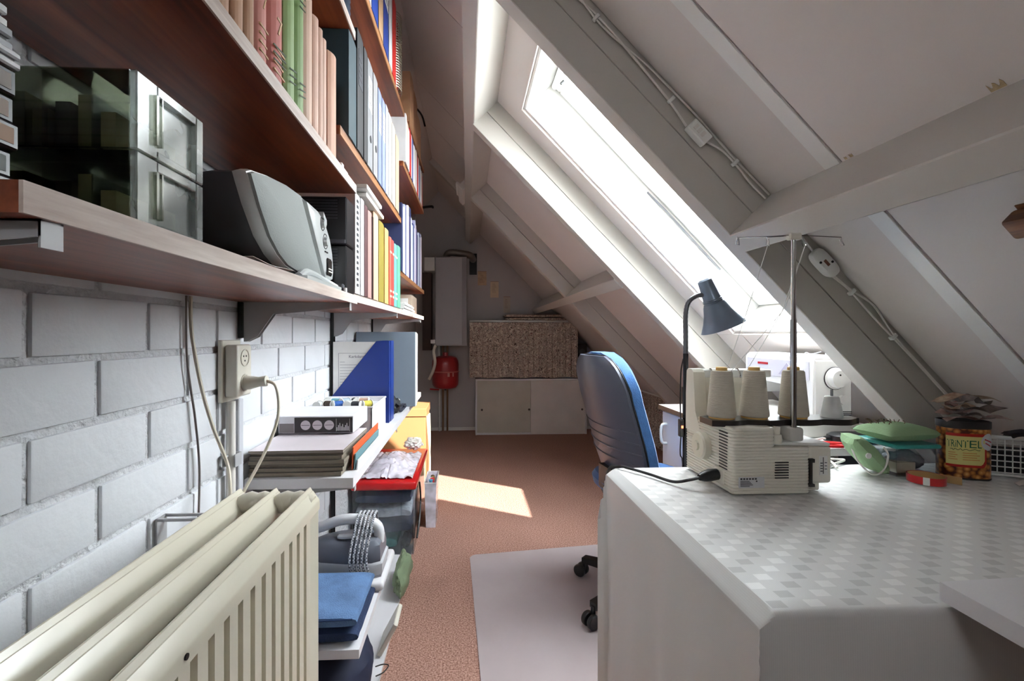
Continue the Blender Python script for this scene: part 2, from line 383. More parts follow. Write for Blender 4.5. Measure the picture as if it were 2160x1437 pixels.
# roof window
wr = bpy.data.objects.new('window_1', None); C.objects.link(wr); wr.location = R(1.1, 1.7, 0); wr['kind'] = 'structure'
def wpart(name, m, boxes, bev=0.002):
    b = BM()
    for q in boxes: rbox(b, *q, bev=bev)
    return part(wr, name, b, m)
fo = 0.014
wpart('frame', trimw, [(WS0, WS0 + fo, WY0, WY1, 0.004, T1 - .002), (WS1 - fo, WS1, WY0, WY1, 0.004, T1 - .002), (WS0 + fo, WS1 - fo, WY0, WY0 + fo, 0.004, T1 - .002), (WS0 + fo, WS1 - fo, WY1 - fo, WY1, 0.004, T1 - .002)])
a0, a1, b0, b1 = WS0 + fo + .003, WS1 - fo - .003, WY0 + fo + .003, WY1 - fo - .003; sw = 0.052
sash = wpart('sash', trimw, [(a0, a0 + sw, b0, b1, 0.165, 0.225), (a1 - sw, a1, b0, b1, 0.165, 0.225), (a0 + sw, a1 - sw, b0, b0 + sw, 0.165, 0.225), (a0 + sw, a1 - sw, b1 - sw, b1, 0.165, 0.225)], 0.006)
wpart('pane', glass, [(a0 + sw - .006, a1 - sw + .006, b0 + sw - .006, b1 - sw + .006, 0.198, 0.203)], 0)
b = BM(); tube(b, [R(a0 + 0.03, b0 + 0.06, 0.14), R(a0 + 0.03, b1 - 0.06, 0.14)], 0.013, 12)
for yy in (b0 + 0.1, b1 - 0.1): tube(b, [R(a0 + 0.03, yy, 0.14), R(a0 + 0.028, yy, 0.175)], 0.008, 8)
part(wr, 'vent_bar', b, trimw)
b = BM(); tube(b, [R(a0 + 0.05, b1 - 0.10, 0.166), R(a0 + 0.05, b1 - 0.10, 0.148)], 0.006, 10); part(wr, 'latch_knob', b, black)
b = BM(); tube(b, [R(1.05, WY1 - fo - .004, 0.15), R(1.18, WY1 - fo - .012, 0.15), R(1.55, WY1 - fo - .006, 0.15)], 0.004, 6); part(wr, 'stay_rod', b, steelg)

# ------------------------------------------------------------------ shelving on the left wall
XW = -0.575
bkt_c = greym
def bracket(p, y, z, xf, m=None):
    """folded steel arm under a shelf, with its hooked plate at the rail"""
    b = BM(); prism(b, [(XW + 0.012, y - .009, z), (xf - 0.004, y - .009, z), (xf - 0.004, y - .009, z - .012), (XW + 0.085, y - .009, z - .03), (XW + 0.045, y - .009, z - .088), (XW + 0.02, y - .009, z - .1), (XW + 0.012, y - .009, z - .1)], (0, .002, 0))
    prism(b, [(XW + 0.012, y + .007, z), (xf - 0.004, y + .007, z), (xf - 0.004, y + .007, z - .012), (XW + 0.085, y + .007, z - .03), (XW + 0.045, y + .007, z - .088), (XW + 0.02, y + .007, z - .1), (XW + 0.012, y + .007, z - .1)], (0, .002, 0))
    box(b, XW + 0.012, y - .009, z - .0015, xf - .004, y + .009, z); box(b, xf - .006, y - .009, z - .02, xf - .004, y + .009, z)
    return part(p, 'bracket', b, m or bkt_c)
def shelf(label, y0, y1, z, xf0, xf1=None, th=0.022, board=None, edge=None, brs=(), group=None, name='wall_shelf'):
    xf1 = xf0 if xf1 is None else xf1
    p = root(name, label, 'shelf', ((XW + xf0) / 2, (y0 + y1) / 2, z), group=group)
    b = BM(); prism(b, [(XW + 0.004, y0, z), (xf0 - .003, y0, z), (xf1 - .003, y1, z), (XW + 0.004, y1, z)], (0, 0, th)); part(p, 'board', b, board or mahog)
    b = BM(); prism(b, [(xf0 - .003, y0, z), (xf0, y0, z), (xf1, y1, z), (xf1 - .003, y1, z)], (0, 0, th)); part(p, 'front_edge', b, edge or shelfedge)
    for y in brs: bracket(p, y, z, xf0 + (xf1 - xf0) * (y - y0) / (y1 - y0))
    return p
ZA, ZB = 1.203, 1.498
shelf('brown veneered wall shelf carrying the radio and clear drawer boxes', 0.319, 1.245, ZA - .022, -0.295, brs=(0.345, 1.19))
shelf('brown veneered wall shelf holding the row of old hardback books', 0.10, 1.236, ZB - .022, -0.295)
shelf('brown veneered shelf above the old hardback books, dark jar on its end', 0.10, 1.225, 1.88, -0.295)
shelf('wall shelf under the tan, olive and red bindings', 1.25, 2.06, 1.19, -0.31, -0.292, brs=(1.97,))
shelf('short wall shelf with loose papers beyond the green binder', 2.065, 2.90, 1.19, -0.292, -0.272, brs=(2.78,))
shelf('wall shelf under the black and grey lever arch files', 1.12, 2.06, 1.585, -0.306, -0.286, edge=woodedge)
shelf('high wall shelf under blue binders and a spiral notebook', 1.12, 2.24, 2.085, -0.30, -0.280, edge=woodedge)
shelf('sagging wall shelf under white and navy files by the boiler', 2.00, 2.92, 1.355, -0.29, -0.272, edge=woodedge)
shelf('wall shelf under the red and white folders by the boiler', 2.07, 2.90, 1.86, -0.286, -0.272, edge=woodedge)
shelf('highest wall shelf under the tall tan folders near the ridge', 2.245, 2.90, 2.12, -0.280, -0.270, edge=woodedge)
shelf('long white shelf carrying magazines, tray and blue file boxes', 1.20, 2.95, 0.70, -0.295, -0.295, th=0.026, board=lam, edge=lam, brs=(1.24, 1.97))
shelf('low white shelf under the folded jeans and iron', 1.20, 1.72, 0.255, -0.28, th=0.024, board=lam, edge=lam)
bm = BM(); box(bm, XW + .003, 0.96, 0.0, -0.275, 2.95, 0.014, bev=0.001); solo('base_board', bm, lam, 'white board lying flat on the carpet below the shelves', 'board')
for y, z0, z1, wh in ((0.33, 0.9, 2.2, 'behind the cassette stack'), (1.19, 1.09, 2.25, 'above the wall socket'), (1.97, 0.10, 2.25, 'behind the blue magazine files'), (2.80, 0.10, 2.25, 'behind the slim white upright files')):
    b = BM(); box(b, XW + .0005, y - .0145, z0, XW + .0025, y + .0145, z1)
    for s in (-1, 1): box(b, XW + .0005, y + s * .0135 - .0015, z0, XW + .0115, y + s * .0135 + .0015, z1)
    solo('shelf_rail', b, blackm, 'black slotted steel shelf rail on the brick wall ' + wh, 'rail', 'black rails carrying the wall shelves')

# ------------------------------------------------------------------ books and files
def book(label, y0, y1, z, h, col, xf=-0.30, depth=0.17, grp=None, rough=0.6, name='book', pages=True, round_=0.35, label_col=None, lab=(0.55, 0.85), hole=False, title=None, var=0.06, lean=0.0, cat='book'):
    p = root(name, label, cat, (xf - depth / 2, (y0 + y1) / 2, z), group=grp)
    m = M('cover_%d_%d_%d' % col, col, rough, var=var, sc=14)
    t = y1 - y0; y0 += 0.0008; y1 -= 0.0008
    b = BM(); n = 6; prof = []
    for i in range(n + 1):
        a = -1 + 2 * i / n; prof.append((xf - (t * round_ * 0.5) * (a * a), (y0 + y1) / 2 + a * (y1 - y0) / 2))
    bt = 0.0025; inner = [(xb - 0.003, min(max(yb, y0 + bt), y1 - bt)) for xb, yb in prof]
    ring = [(xf - depth, y0)] + prof + [(xf - depth, y1), (xf - depth, y1 - bt)] + inner[::-1] + [(xf - depth, y0 + bt)]
    def quadstrip():
        outer = [(xf - depth, y0)] + prof + [(xf - depth, y1)]; inn = [(xf - depth, y0 + bt)] + inner + [(xf - depth, y1 - bt)]
        for k in range(len(outer) - 1):
            q = [outer[k], outer[k + 1], inn[k + 1], inn[k]]
            prism(b, [(x, y, z) for x, y in q], (0, 0, h))
    quadstrip(); cv = part(p, 'cover', b, m)
    if pages and t > 0.009:
        b = BM(); box(b, xf - depth + 0.004, y0 + bt, z + 0.003, xf - t * round_ * 0.5 - 0.004, y1 - bt, z + h - 0.004); part(p, 'page_block', b, paperb if depth < .2 else paper)
    if label_col:
        b = BM(); box(b, xf - .0004, y0 + t * .16, z + h * lab[0], xf + .0006, y1 - t * .16, z + h * lab[1]); lb = sub(cv, 'spine_label', b, M('lab_%d_%d_%d' % label_col, label_col, 0.7))
        b = BM()
        for q in range(4): box(b, xf + .0004, y0 + t * .24, z + h * (lab[0] + (lab[1] - lab[0]) * (0.2 + q * .18)), xf + .0010, y1 - t * (.3 + .1 * (q % 2)), z + h * (lab[0] + (lab[1] - lab[0]) * (0.2 + q * .18)) + .003)
        tag(sub(cv, 'spine_print', b, ink), kind='stuff')
    if hole:
        b = BM(); cyl(b, (xf - .001, (y0 + y1) / 2, z + h * .28), (xf + .0012, (y0 + y1) / 2, z + h * .28), 0.011, n=14); sub(cv, 'finger_hole', b, M('hole_black', (30, 30, 32), .6))
    if title:
        b = BM(); mid = (y0 + y1) / 2
        text_into(b, title, t * 0.62, Matrix.Translation((xf + .0004, mid, z + h * .33)) @ Matrix(((0, 0, 1, 0), (1, 0, 0, 0), (0, 1, 0, 0), (0, 0, 0, 1))))
        for q in range(4): box(b, xf - .001 - t * .02, mid - t * .32, z + h * (.06 + q * .045), xf + .0006, mid + t * (.32 - .1 * (q % 3)), z + h * (.06 + q * .045) + .0025)
        tag(sub(cv, 'spine_title', b, M('gilt_print', (196, 160, 120), .6)), kind='stuff')
    return p
G1 = 'old hardback books on the brown shelf'
tan = (196, 158, 130); pale = (206, 172, 150)
bk = [('teal hardback book before the tan volumes on the brown shelf', .40, .560, .27, (62, 128, 138), None, None),
      ('broad tan hardback volume touching the teal book', .562, .605, .28, (188, 146, 116), None, None),
      ('middle tan hardback volume of the three before the red books', .605, .638, .28, (184, 142, 112), None, None),
      ('narrow tan hardback volume touching the first red book', .638, .669, .28, (180, 138, 108), None, None),
      ('dusty pink hardback with a 7 on its spine beside tan books', .670, .713, .275, (202, 134, 122), '7', None),
      ('deeper red hardback with a 7 on its spine beside green books', .715, .779, .275, (188, 108, 98), '7', None),
      ('green hardback book touching the deeper red volume', .780, .825, .262, (142, 168, 110), None, None),
      ('green hardback book touching the pale pink volumes', .826, .870, .26, (130, 158, 98), None, None)]
for lb, a, c, h, col, ti, _ in bk:
    p = book(lb, a, c, ZB, h, col, title=ti)
    if 'green' in lb:
        b = BM()
        for z0 in (ZB + .03, ZB + .19):
            for q in range(3): prism(b, [(-.2995, a + .008, z0 + q * .011), (-.2995, c - .008, z0 + q * .011 + .008), (-.2995, c - .008, z0 + q * .011 + .0105), (-.2995, a + .008, z0 + q * .011 + .0025)], (.0006, 0, 0))
        tag(sub([x for x in p.children if x.name.startswith('cover')][0], 'spine_print', b, M('dark_green_print', (52, 70, 44), .7)), kind='stuff')
for lb, a, c, h, col in (('pale pink cloth-bound book next to the green volumes', .872, .918, .25, pale), ('pale pink cloth-bound book between two pink neighbours, thicker one', .919, .951, .238, (204, 166, 146)),
                   ('slim pale pink cloth-bound book, fifth from the loose end of the row', .952, .974, .234, (200, 162, 142)), ('slim pale pink cloth-bound book touching the last tan book', .975, 1.0, .228, (204, 168, 148)),
                   ('last tan cloth-bound book at the loose end of the row', 1.03, 1.085, .236, (190, 144, 118))):
    book(lb, a, c, ZB, h, col)
b = BM(); box(b, -0.42, 1.10, ZB, -0.297, 1.118, ZB + .011); box(b, -0.42, 1.12, ZB, -0.298, 1.16, ZB + .006); solo('folded_leaflet', b, paper, 'small white leaflets lying at the end of the old books', 'leaflet')
# bindings on the lower shelf past the black drawer units
ZC = 1.212
row = [('white ring binder with dark spine print, first in the lower row', 1.262, 1.318, .275, (224, 222, 222), 'file'), ('slim white binder next to the maroon file', 1.320, 1.362, .278, (214, 212, 214), 'file'),
       ('dark maroon file in the lower row', 1.364, 1.405, .272, (84, 46, 48), 'file'), ('dusky mauve file beside the maroon one', 1.407, 1.462, .268, (170, 132, 126), 'file'),
       ('thin dark brown book between mauve and tan files', 1.464, 1.482, .262, (70, 42, 36), 'book'), ('broad tan file next to the olive binder', 1.484, 1.568, .285, (208, 168, 140), 'file'),
       ('olive green binder in the lower row', 1.570, 1.665, .278, (140, 124, 42), 'file'), ('yellow-orange book touching the olive binder', 1.667, 1.745, .275, (222, 176, 104), 'book'),
       ('coral red book beside the yellow-orange one', 1.747, 1.795, .26, (222, 92, 76), 'book'), ('bright red book touching the teal one', 1.797, 1.850, .258, (206, 66, 60), 'book'),
       ('teal blue book between the red and green books', 1.852, 1.925, .255, (104, 170, 168), 'book'), ('sea-green book at the end of the lower row', 1.927, 2.015, .262, (96, 164, 136), 'book')]
for lb, a, c, h, col, ct in row:
    xf = -0.303 + (a - 1.25) * 0.022
    p = book(lb, a, c, ZC, h, col, xf=xf, depth=.21, round_=.08, cat=ct, name='ring_binder' if ct == 'file' else 'book')
    if 'red' in lb or 'coral' in lb or 'teal blue' in lb:
        b = BM()
        for z0 in (.03, .05, .2): box(b, xf - .0005, a + .008, ZC + z0, xf + .0006, c - .008, ZC + z0 + .008)
        tag(sub([x for x in p.children if x.name.startswith('cover')][0], 'spine_print', b, M('cream_print', (226, 206, 180), .7)), kind='stuff')
    if 'first in' in lb:
        b = BM()
        for q in range(16): box(b, xf - .0005, a + .012, ZC + .02 + q * .0155, xf + .0006, a + .03, ZC + .028 + q * .0155)
        tag(sub([x for x in p.children if x.name.startswith('cover')][0], 'spine_print', b, ink), kind='stuff')
for q, (y0, y1, dz, lb) in enumerate(((1.33, 1.60, 0, 'thick white magazine lying on top of the lower bindings'), (1.30, 1.52, .0135, 'thin white magazine, upper of two lying on the bindings'))):
    b = BM(); box(b, -0.46, y0, 1.4985 + dz, -0.288 + .008 * q, y1, 1.5105 + dz, bev=.002); solo('magazine', b, paper, lb, 'magazine')
# shelf with lever arch files
ZD = 1.607
row = [('large dark teal box file at the near end of the lever arch row', 1.175, 1.255, .27, (38, 62, 70), None, False), ('black lever arch file with a ringed spine panel', 1.258, 1.33, .33, (34, 34, 38), (60, 60, 66), False),
       ('slim black file beside the grey lever arch file', 1.332, 1.375, .325, (48, 47, 50), None, False), ('grey marbled lever arch file with white label', 1.377, 1.45, .322, (132, 132, 134), (226, 224, 220), True),
       ('grey marbled lever arch file touching the lilac folders', 1.452, 1.52, .32, (140, 138, 138), None, True), ('lilac blue folder touching the grey files', 1.522, 1.585, .31, (118, 128, 168), (206, 204, 206), False),
       ('lilac blue folder beside the slim white ones', 1.587, 1.645, .31, (128, 136, 172), (206, 204, 206), False), ('pale blue-white folder between lilac and white', 1.647, 1.70, .318, (176, 182, 200), None, False),
       ('white folder after the lilac ones in the lever arch row', 1.702, 1.77, .315, (196, 194, 192), None, False), ('cream folder near the far end of the lever arch row', 1.772, 1.85, .31, (190, 178, 160), None, False),
       ('white folder with tan spine at the far end of the lever arch row', 1.852, 1.94, .30, (182, 156, 130), None, False)]
for lb, a, c, h, col, lc, ho in row: book(lb, a, c, ZD, h, col, xf=-0.300 + (a - 1.12) * .021, depth=.23, round_=.03, label_col=lc, hole=ho, cat='file', name='lever_arch_file', var=.12)
# top shelf
ZE = 2.107
row = [('navy binder beside the ridged jar on the high shelf', 1.14, 1.22, .30, (40, 52, 96)), ('bright blue binder first on the high shelf', 1.24, 1.34, .31, (34, 74, 164)), ('white binder between blue ones on the high shelf', 1.342, 1.42, .30, (216, 214, 216)),
       ('royal blue binder after the white one on the high shelf', 1.422, 1.52, .31, (28, 66, 156)), ('mixed tan folder on the high shelf', 1.522, 1.60, .28, (186, 150, 116)), ('deep blue binder with label next to the red notebook', 1.602, 1.70, .30, (34, 60, 140)), ('white folder touching the red spiral notebook', 1.702, 1.77, .29, (222, 220, 220)),
       ('red folder beside the spiral notebook', 1.772, 1.86, .31, (206, 40, 34))]
for lb, a, c, h, col in row: book(lb, a, c, ZE, h, col, xf=-0.296 + (a - 1.12) * .018, depth=.2, round_=.04, cat='file', name='ring_binder', label_col=(220, 216, 210) if 'label' in lb else None)
p = root('spiral_notebook', 'tall red notebook with a long metal spiral binding on the high shelf', 'notebook', (-.36, 1.93, ZE))
b = BM(); box(b, -.48, 1.885, ZE, -.296, 1.89, ZE + .33); box(b, -.48, 1.972, ZE, -.296, 1.977, ZE + .33); part(p, 'cover', b, redp)
b = BM(); box(b, -.478, 1.891, ZE + .002, -.3, 1.971, ZE + .327); part(p, 'page_block', b, paper)
b = BM()
for q in range(30): tube(b, [(-.296 + .021 * math.cos(a), 1.931 + .045 * math.sin(a), ZE + .012 + q * .0105 + a * .0006) for a in [2 * math.pi * w / 14 for w in range(15)]], .0022, 5)
part(p, 'spiral', b, M('spiral_wire', (176, 168, 150), .35, metal=.7))
for q, (y0, y1, c, h, lb) in enumerate(((2.27, 2.42, (186, 140, 104), .26, 'tall tan folder, first of the group near the ridge'), (2.425, 2.60, (176, 128, 92), .25, 'tall brown folder between tan ones near the ridge'), (2.605, 2.80, (196, 152, 116), .21, 'tall tan folder, last of the group near the ridge'))):
    book(lb, y0, y1, 2.142, h, c, xf=-.278, depth=.2, round_=.03, cat='file', name='ring_binder')
# two shelves of thin files by the boiler
ORD = 'first second third fourth fifth sixth seventh eighth ninth tenth eleventh twelfth thirteenth fourteenth fifteenth sixteenth seventeenth eighteenth nineteenth twentieth twenty-first twenty-second twenty-third twenty-fourth twenty-fifth twenty-sixth twenty-seventh twenty-eighth twenty-ninth thirtieth'.split()
def thin_row(y, y1, z, cols, hmin, hmax, xf, where):
    i = 0; todo = []
    while y < y1:
        t = random.uniform(.028, .05); col, cn = cols[i % len(cols)]; h = random.uniform(hmin, hmax)
        todo.append((cn, y, t, h, col)); y += t + .001; i += 1
    for q, (cn, yy, t, h, col) in enumerate(todo):
        book('%s thin file, %s from the boiler end of the %s' % (cn, ORD[len(todo) - 1 - q], where), yy, yy + t, z, h, col, xf=xf, depth=.22, round_=.02, grp='thin files on the %s' % where, cat='file', name='thin_file', var=.04)
thin_row(2.01, 2.86, 1.377, [((44, 52, 92), 'navy'), ((204, 204, 208), 'white'), ((188, 194, 212), 'icy white'), ((58, 72, 130), 'blue'), ((206, 204, 206), 'white'), ((160, 158, 190), 'lilac'), ((226, 206, 206), 'pink-white'), ((70, 66, 120), 'violet')], .29, .36, -.284, 'sagging shelf by the boiler')
thin_row(2.08, 2.86, 1.882, [((222, 220, 220), 'white'), ((206, 186, 170), 'beige'), ((226, 224, 222), 'white'), ((196, 40, 38), 'red'), ((208, 60, 54), 'red'), ((222, 222, 224), 'white'), ((48, 70, 148), 'blue'), ((220, 218, 218), 'white')], .19, .225, -.276, 'upper shelf by the boiler')
# loose papers and little boxes at the end of the lower shelf
b = BM()
for q in range(5): box(b, -.44 + .01 * q, 2.10 + .01 * q, ZC + q * .008, -.29 + .006 * (q % 2), 2.52 - .02 * q, ZC + q * .008 + .006)
solo('paper_stack', b, paper, 'stack of white papers at the far end of the lower wall shelf', 'papers')
p = root('card_box', 'small beige card box behind the papers on the lower wall shelf', 'box', (-.45, 2.7, ZC))
b = BM(); box(b, -.55, 2.58, ZC, -.31, 2.84, ZC + .11, bev=.002); part(p, 'body', b, M('beige_card', (190, 170, 150), .8))
b = BM(); box(b, -.40, 2.579, ZC + .02, -.33, 2.5815, ZC + .09); part(p, 'label', b, paper)
# ridged dark jar on the end of the top near shelf
p = root('ridged_jar', 'dark blue ridged jar on the end of the upper brown shelf', 'jar', (-.34, 1.19, 1.902))
b = BM(); lathe(b, [(.028, 0)] + [(.038 + .002 * (q % 2), .006 + q * .008) for q in range(14)] + [(.03, .125)], 20); part(p, 'body', b, M('navy_jar', (44, 58, 76), .35), w=False)
b = BM(); lathe(b, [(.031, .125), (.033, .128), (.033, .15), (.02, .154)], 20); part(p, 'lid', b, black, w=False)

# ------------------------------------------------------------------ radiator
p = root('radiator', 'long cream triple-panel radiator with upright ribs on the brick wall', 'radiator', (-.375, .3, .14))
RY0, RY1, RT, RB = -0.35, 0.938, 0.79, 0.15
def rpanel(xf):
    b = BM(); pitch = 0.0345; n = int((RY1 - RY0 - .02) / pitch); prof = []
    y = RY0
    prof.append((xf, RY0))
    for i in range(n):
        y0 = RY0 + .012 + i * pitch
        prof += [(xf, y0), (xf, y0 + .0205), (xf - .0105, y0 + .0225), (xf - .0105, y0 + .0325)]
    prof += [(xf, RY1)]
    front = [(x, yy) for x, yy in prof]; back = [(x - .008, yy) for x, yy in prof]
    A = [b.verts.new((x, yy, RB + .04)) for x, yy in front]; B = [b.verts.new((x, yy, RT - .042)) for x, yy in front]
    A2 = [b.verts.new((x, yy, RB + .04)) for x, yy in back]; B2 = [b.verts.new((x, yy, RT - .042)) for x, yy in back]
    for i in range(len(A) - 1):
        b.faces.new((A[i], A[i + 1], B[i + 1], B[i])); b.faces.new((A2[i], B2[i], B2[i + 1], A2[i + 1]))
    b.faces.new((A[-1], A2[-1], B2[-1], B[-1])); b.faces.new((A[0], B[0], B2[0], A2[0]))
    pp = part(p, 'panel', b, ivory)
    b = BM(); t = RT
    for zz, sg in ((t, 1), (RB, -1)):
        sec = [(xf + .002, zz - sg * .044), (xf + .002, zz - sg * .028), (xf + .0005, zz - sg * .024), (xf - .011, zz - sg * .0075), (xf - .0125, zz - sg * .007), (xf - .016, zz - sg * .0005), (xf - .0175, zz), (xf - .0195, zz - sg * .001), (xf - .0205, zz - sg * .004), (xf - .0195, zz - sg * .014), (xf - .013, zz - sg * .03), (xf - .011, zz - sg * .044)]
        prism(b, [(x, RY0, z) for x, z in sec], (0, RY1 - RY0 + .002, 0))
    sub(pp, 'header_rail', b, ivory)
for xf in (-.300, -.367, -.437): rpanel(xf)
for x0, x1 in ((-.314, -.350), (-.381, -.420)):
    b = BM(); n = 70; st = (RY1 - RY0 - .06) / n; pr = []
    for i in range(n): pr += [(x0 if i % 2 == 0 else x1, RY0 + .03 + st * (i + .12)), (x0 if i % 2 == 0 else x1, RY0 + .03 + st * (i + .88))]
    for (xa, ya), (xb, yb) in zip(pr, pr[1:]):
        q = [(xa, ya, RB + .06), (xb, yb, RB + .06), (xb, yb, RT - .05), (xa, ya, RT - .05)]
        f = b.faces.new([b.verts.new(v) for v in q])
    bmesh.ops.remove_doubles(b, verts=b.verts, dist=.0004)
    part(p, 'convector_fins', b, ivory)
for x0, x1 in ((-.316, -.368), (-.384, -.438)):
    b = BM(); xm = (x0 + x1) / 2
    tube(b, [(x0 + .010, .918, .762), (x0 - .002, .918, .766), (xm + .010, .918, .768), (xm, .918, .769), (xm - .010, .918, .768), (x1 + .002, .918, .766), (x1 - .010, .918, .762)], [.017, .0195, .0225, .018, .0225, .0195, .017], 14)
    part(p, 'manifold', b, ivory)
for y in (.50, .885):
    b = BM(); box(b, XW + .001, y - .014, .2, XW + .004, y + .014, .758); box(b, XW + .001, y - .014, .753, -.462, y - .010, .758); box(b, XW + .001, y + .010, .753, -.462, y + .014, .758); box(b, -.465, y - .014, .735, -.462, y + .014, .758)
    part(p, 'wall_bracket', b, greym)
b = BM()
for yy in (.1, .80):
    box(b, -.30, yy, 0.0, -.44, yy + .02, .004); box(b, -.378, yy, 0, -.36, yy + .02, .2)
part(p, 'foot', b, ivory)
b = BM(); cyl(b, (-.2985, .50, .757), (-.2965, .50, .757), .0035, n=10); part(p, 'vent_plug', b, blackm)

# ------------------------------------------------------------------ on the radio shelf
def drawer_box(z, h, lb):
    x0, x1, y0, y1 = -.47, -.318, .452, .562
    p = root('drawer_box', lb, 'box', ((x0 + x1) / 2, (y0 + y1) / 2, z)); t = .002
    b = BM(); box(b, x0, y0, z, x1 - .004, y0 + t, z + h); box(b, x0, y1 - t, z, x1 - .004, y1, z + h); box(b, x0, y0 + t, z, x1 - .004, y1 - t, z + t); box(b, x0, y0 + t, z + h - t, x1 - .004, y1 - t, z + h); box(b, x0, y0 + t, z + t, x0 + t, y1 - t, z + h - t)
    part(p, 'shell', b, smokep)
    b = BM(); fw = .014
    for q in ((y0, y0 + fw * 2.1, z, z + h), (y1 - fw, y1, z, z + h), (y0 + fw * 2.1, y1 - fw, z, z + .009), (y0 + fw * 2.1, y1 - fw, z + h - .011, z + h)): box(b, x1 - .004, q[0], q[2], x1 + .003, q[1], q[3], bev=.0012)
    fr = part(p, 'drawer_front', b, smokef)
    b = BM(); box(b, x1 - .006, y0 + fw * 2.1, z + .009, x1 - .003, y1 - fw, z + h - .011); sub(fr, 'window', b, smokef)
    b = BM(); box(b, x1 + .001, y0 + fw * 2.1 - .007, z + .013, x1 + .007, y0 + fw * 2.1 - .0035, z + h - .013); box(b, x1 + .001, y0 + fw * 2.1 + .001, z + .013, x1 + .007, y0 + fw * 2.1 + .003, z + h - .013); sub(fr, 'handle', b, smokep)
    for k in range(5):
        b = BM(); xx = x1 - .022 - k * .021; box(b, xx - .014, y0 + .008, z + .003, xx, y1 - .012, z + h * (.5 + .3 * ((k * 37) % 10) / 10)); part(p, 'card_packet', b, M('packet_%d' % (k % 3), ((196, 186, 150), (150, 146, 112), (84, 84, 78))[k % 3], .7, var=.15, sc=30))
    for xx in (x1 - .04, x1 - .085):
        b = BM(); box(b, xx, y0 + t, z + t, xx + .0015, y1 - t, z + h - t); part(p, 'divider', b, smokep)
drawer_box(ZA, .073, 'smoky clear drawer box standing on the brown shelf, lower of two')
drawer_box(ZA + .0745, .076, 'smoky clear drawer box stacked on the other one, upper of two')
cols = [(150, 136, 124), (112, 118, 116), (158, 128, 104), (160, 144, 132), (150, 142, 136)]; nm = ['bottom', 'second lowest', 'middle', 'second highest', 'top']
for k in range(5):
    z = ZA + k * .0215; dx = (.003, -.002, .004, 0, .002)[k]; xr = -.362 + dx
    p = root('cassette_case', 'black cassette case with pale spine card, %s of the five' % nm[k], 'cassette', (-.45, .35, z))
    b = BM(); box(b, -.545 + dx, .3225, z, xr, .384, z + .0205, bev=.0015); part(p, 'case', b, M('case_black', (34, 31, 31), .3))
    b = BM(); box(b, xr - .001, .325, z + .004, xr + .0006, .379, z + .0165); part(p, 'spine_card', b, M('card_%d' % k, cols[k], .6, var=.12, sc=25))
zt = ZA + .1078
for k, (h, col, dx, lb) in enumerate(((.014, (206, 206, 208), .004, 'white plastic case lying on the cassette stack'), (.019, (158, 160, 164), -.002, 'grey case between two white ones on the cassettes'), (.018, (222, 222, 222), -.006, 'white case lying on top of the cassette stack'))):
    p = root('disc_case', lb, 'case', (-.45, .35, zt)); mm = M('disc_%d' % k, col, .3)
    b = BM(); box(b, -.54 + dx, .3225, zt, -.362 + dx, .386, zt + h * .42, bev=.0015); box(b, -.54 + dx, .3225, zt + h * .58, -.362 + dx, .386, zt + h, bev=.0015); part(p, 'shell', b, mm)
    b = BM(); box(b, -.537 + dx, .325, zt + h * .38, -.365 + dx, .383, zt + h * .62); part(p, 'inlay', b, black); zt += h + .0006

# radio
p = root('portable_radio', 'grey portable radio with an egg-shaped speaker grille on the brown shelf', 'radio', (-.40, .9, ZA))
outline = [(.70, 1.346), (.715, 1.353), (.77, 1.364), (.84, 1.373), (.93, 1.376), (1.01, 1.374), (1.065, 1.358), (1.10, 1.33), (1.125, 1.29), (1.135, 1.25), (1.128, 1.226), (1.09, 1.218), (1.0, 1.2165), (.92, 1.217), (.85, 1.224), (.81, 1.238), (.77, 1.262), (.73, 1.305)]
def oshape(k, x, cy=.92, cz=1.293): return [(x, cy + (y - cy) * k, cz + (z - cz) * k) for y, z in outline]
b = BM(); rings = []
for x, kx, ky, dz in ((-.52, .60, .5, -.01), (-.50, .80, .75, -.006), (-.45, .94, .9, -.002), (-.39, .985, .97, 0), (-.352, .985, .97, 0)):
    rings.append([(x, .92 + .03 * (1 - kx) + (y - .92) * kx, 1.293 + dz + (z - 1.293) * ky) for y, z in outline])
ring_loft(b, rings); part(p, 'body', b, M('radio_dark_grey', (66, 67, 70), .45, var=.05))
b = BM(); ring_loft(b, [oshape(.985, -.353), oshape(1.0, -.346), oshape(1.0, -.336), oshape(.985, -.332), oshape(.965, -.3315)]); part(p, 'bezel', b, M('radio_silver', (196, 199, 198), .3, metal=.25, var=.02))
gpoly = [q for q in oshape(.955, -.3312) if q[1] < .985]; top_i = [q for q in oshape(.955, -.3312)]
gr = [(x, min(y, .985 + .9 * (1.3 - z)), z) for x, y, z in oshape(.972, -.3314)]
b = BM(); ring_loft(b, [gr, [(x + .0045, .87 + (y - .87) * .985, 1.293 + (z - 1.293) * .985) for x, y, z in gr], [(x + .010, .87 + (y - .87) * .8, 1.293 + (z - 1.293) * .8) for x, y, z in gr], [(x + .012, .87 + (y - .87) * .3, 1.293 + (z - 1.293) * .3) for x, y, z in gr]])
part(p, 'speaker_grille', b, M('grille_cloth', (132, 136, 134), .6, var=.03, bump=.12, bsc=420))
b = BM(); sil = [(x, max(y, .997 + .9 * (1.3 - z)), z) for x, y, z in oshape(.955, -.3314)]
ring_loft(b, [sil, [(x + .008, 1.05 + (y - 1.05) * .95, 1.293 + (z - 1.293) * .95) for x, y, z in sil], [(x + .011, 1.05 + (y - 1.05) * .8, 1.293 + (z - 1.293) * .8) for x, y, z in sil]]); cp = part(p, 'control_panel', b, MATS['radio_silver'])
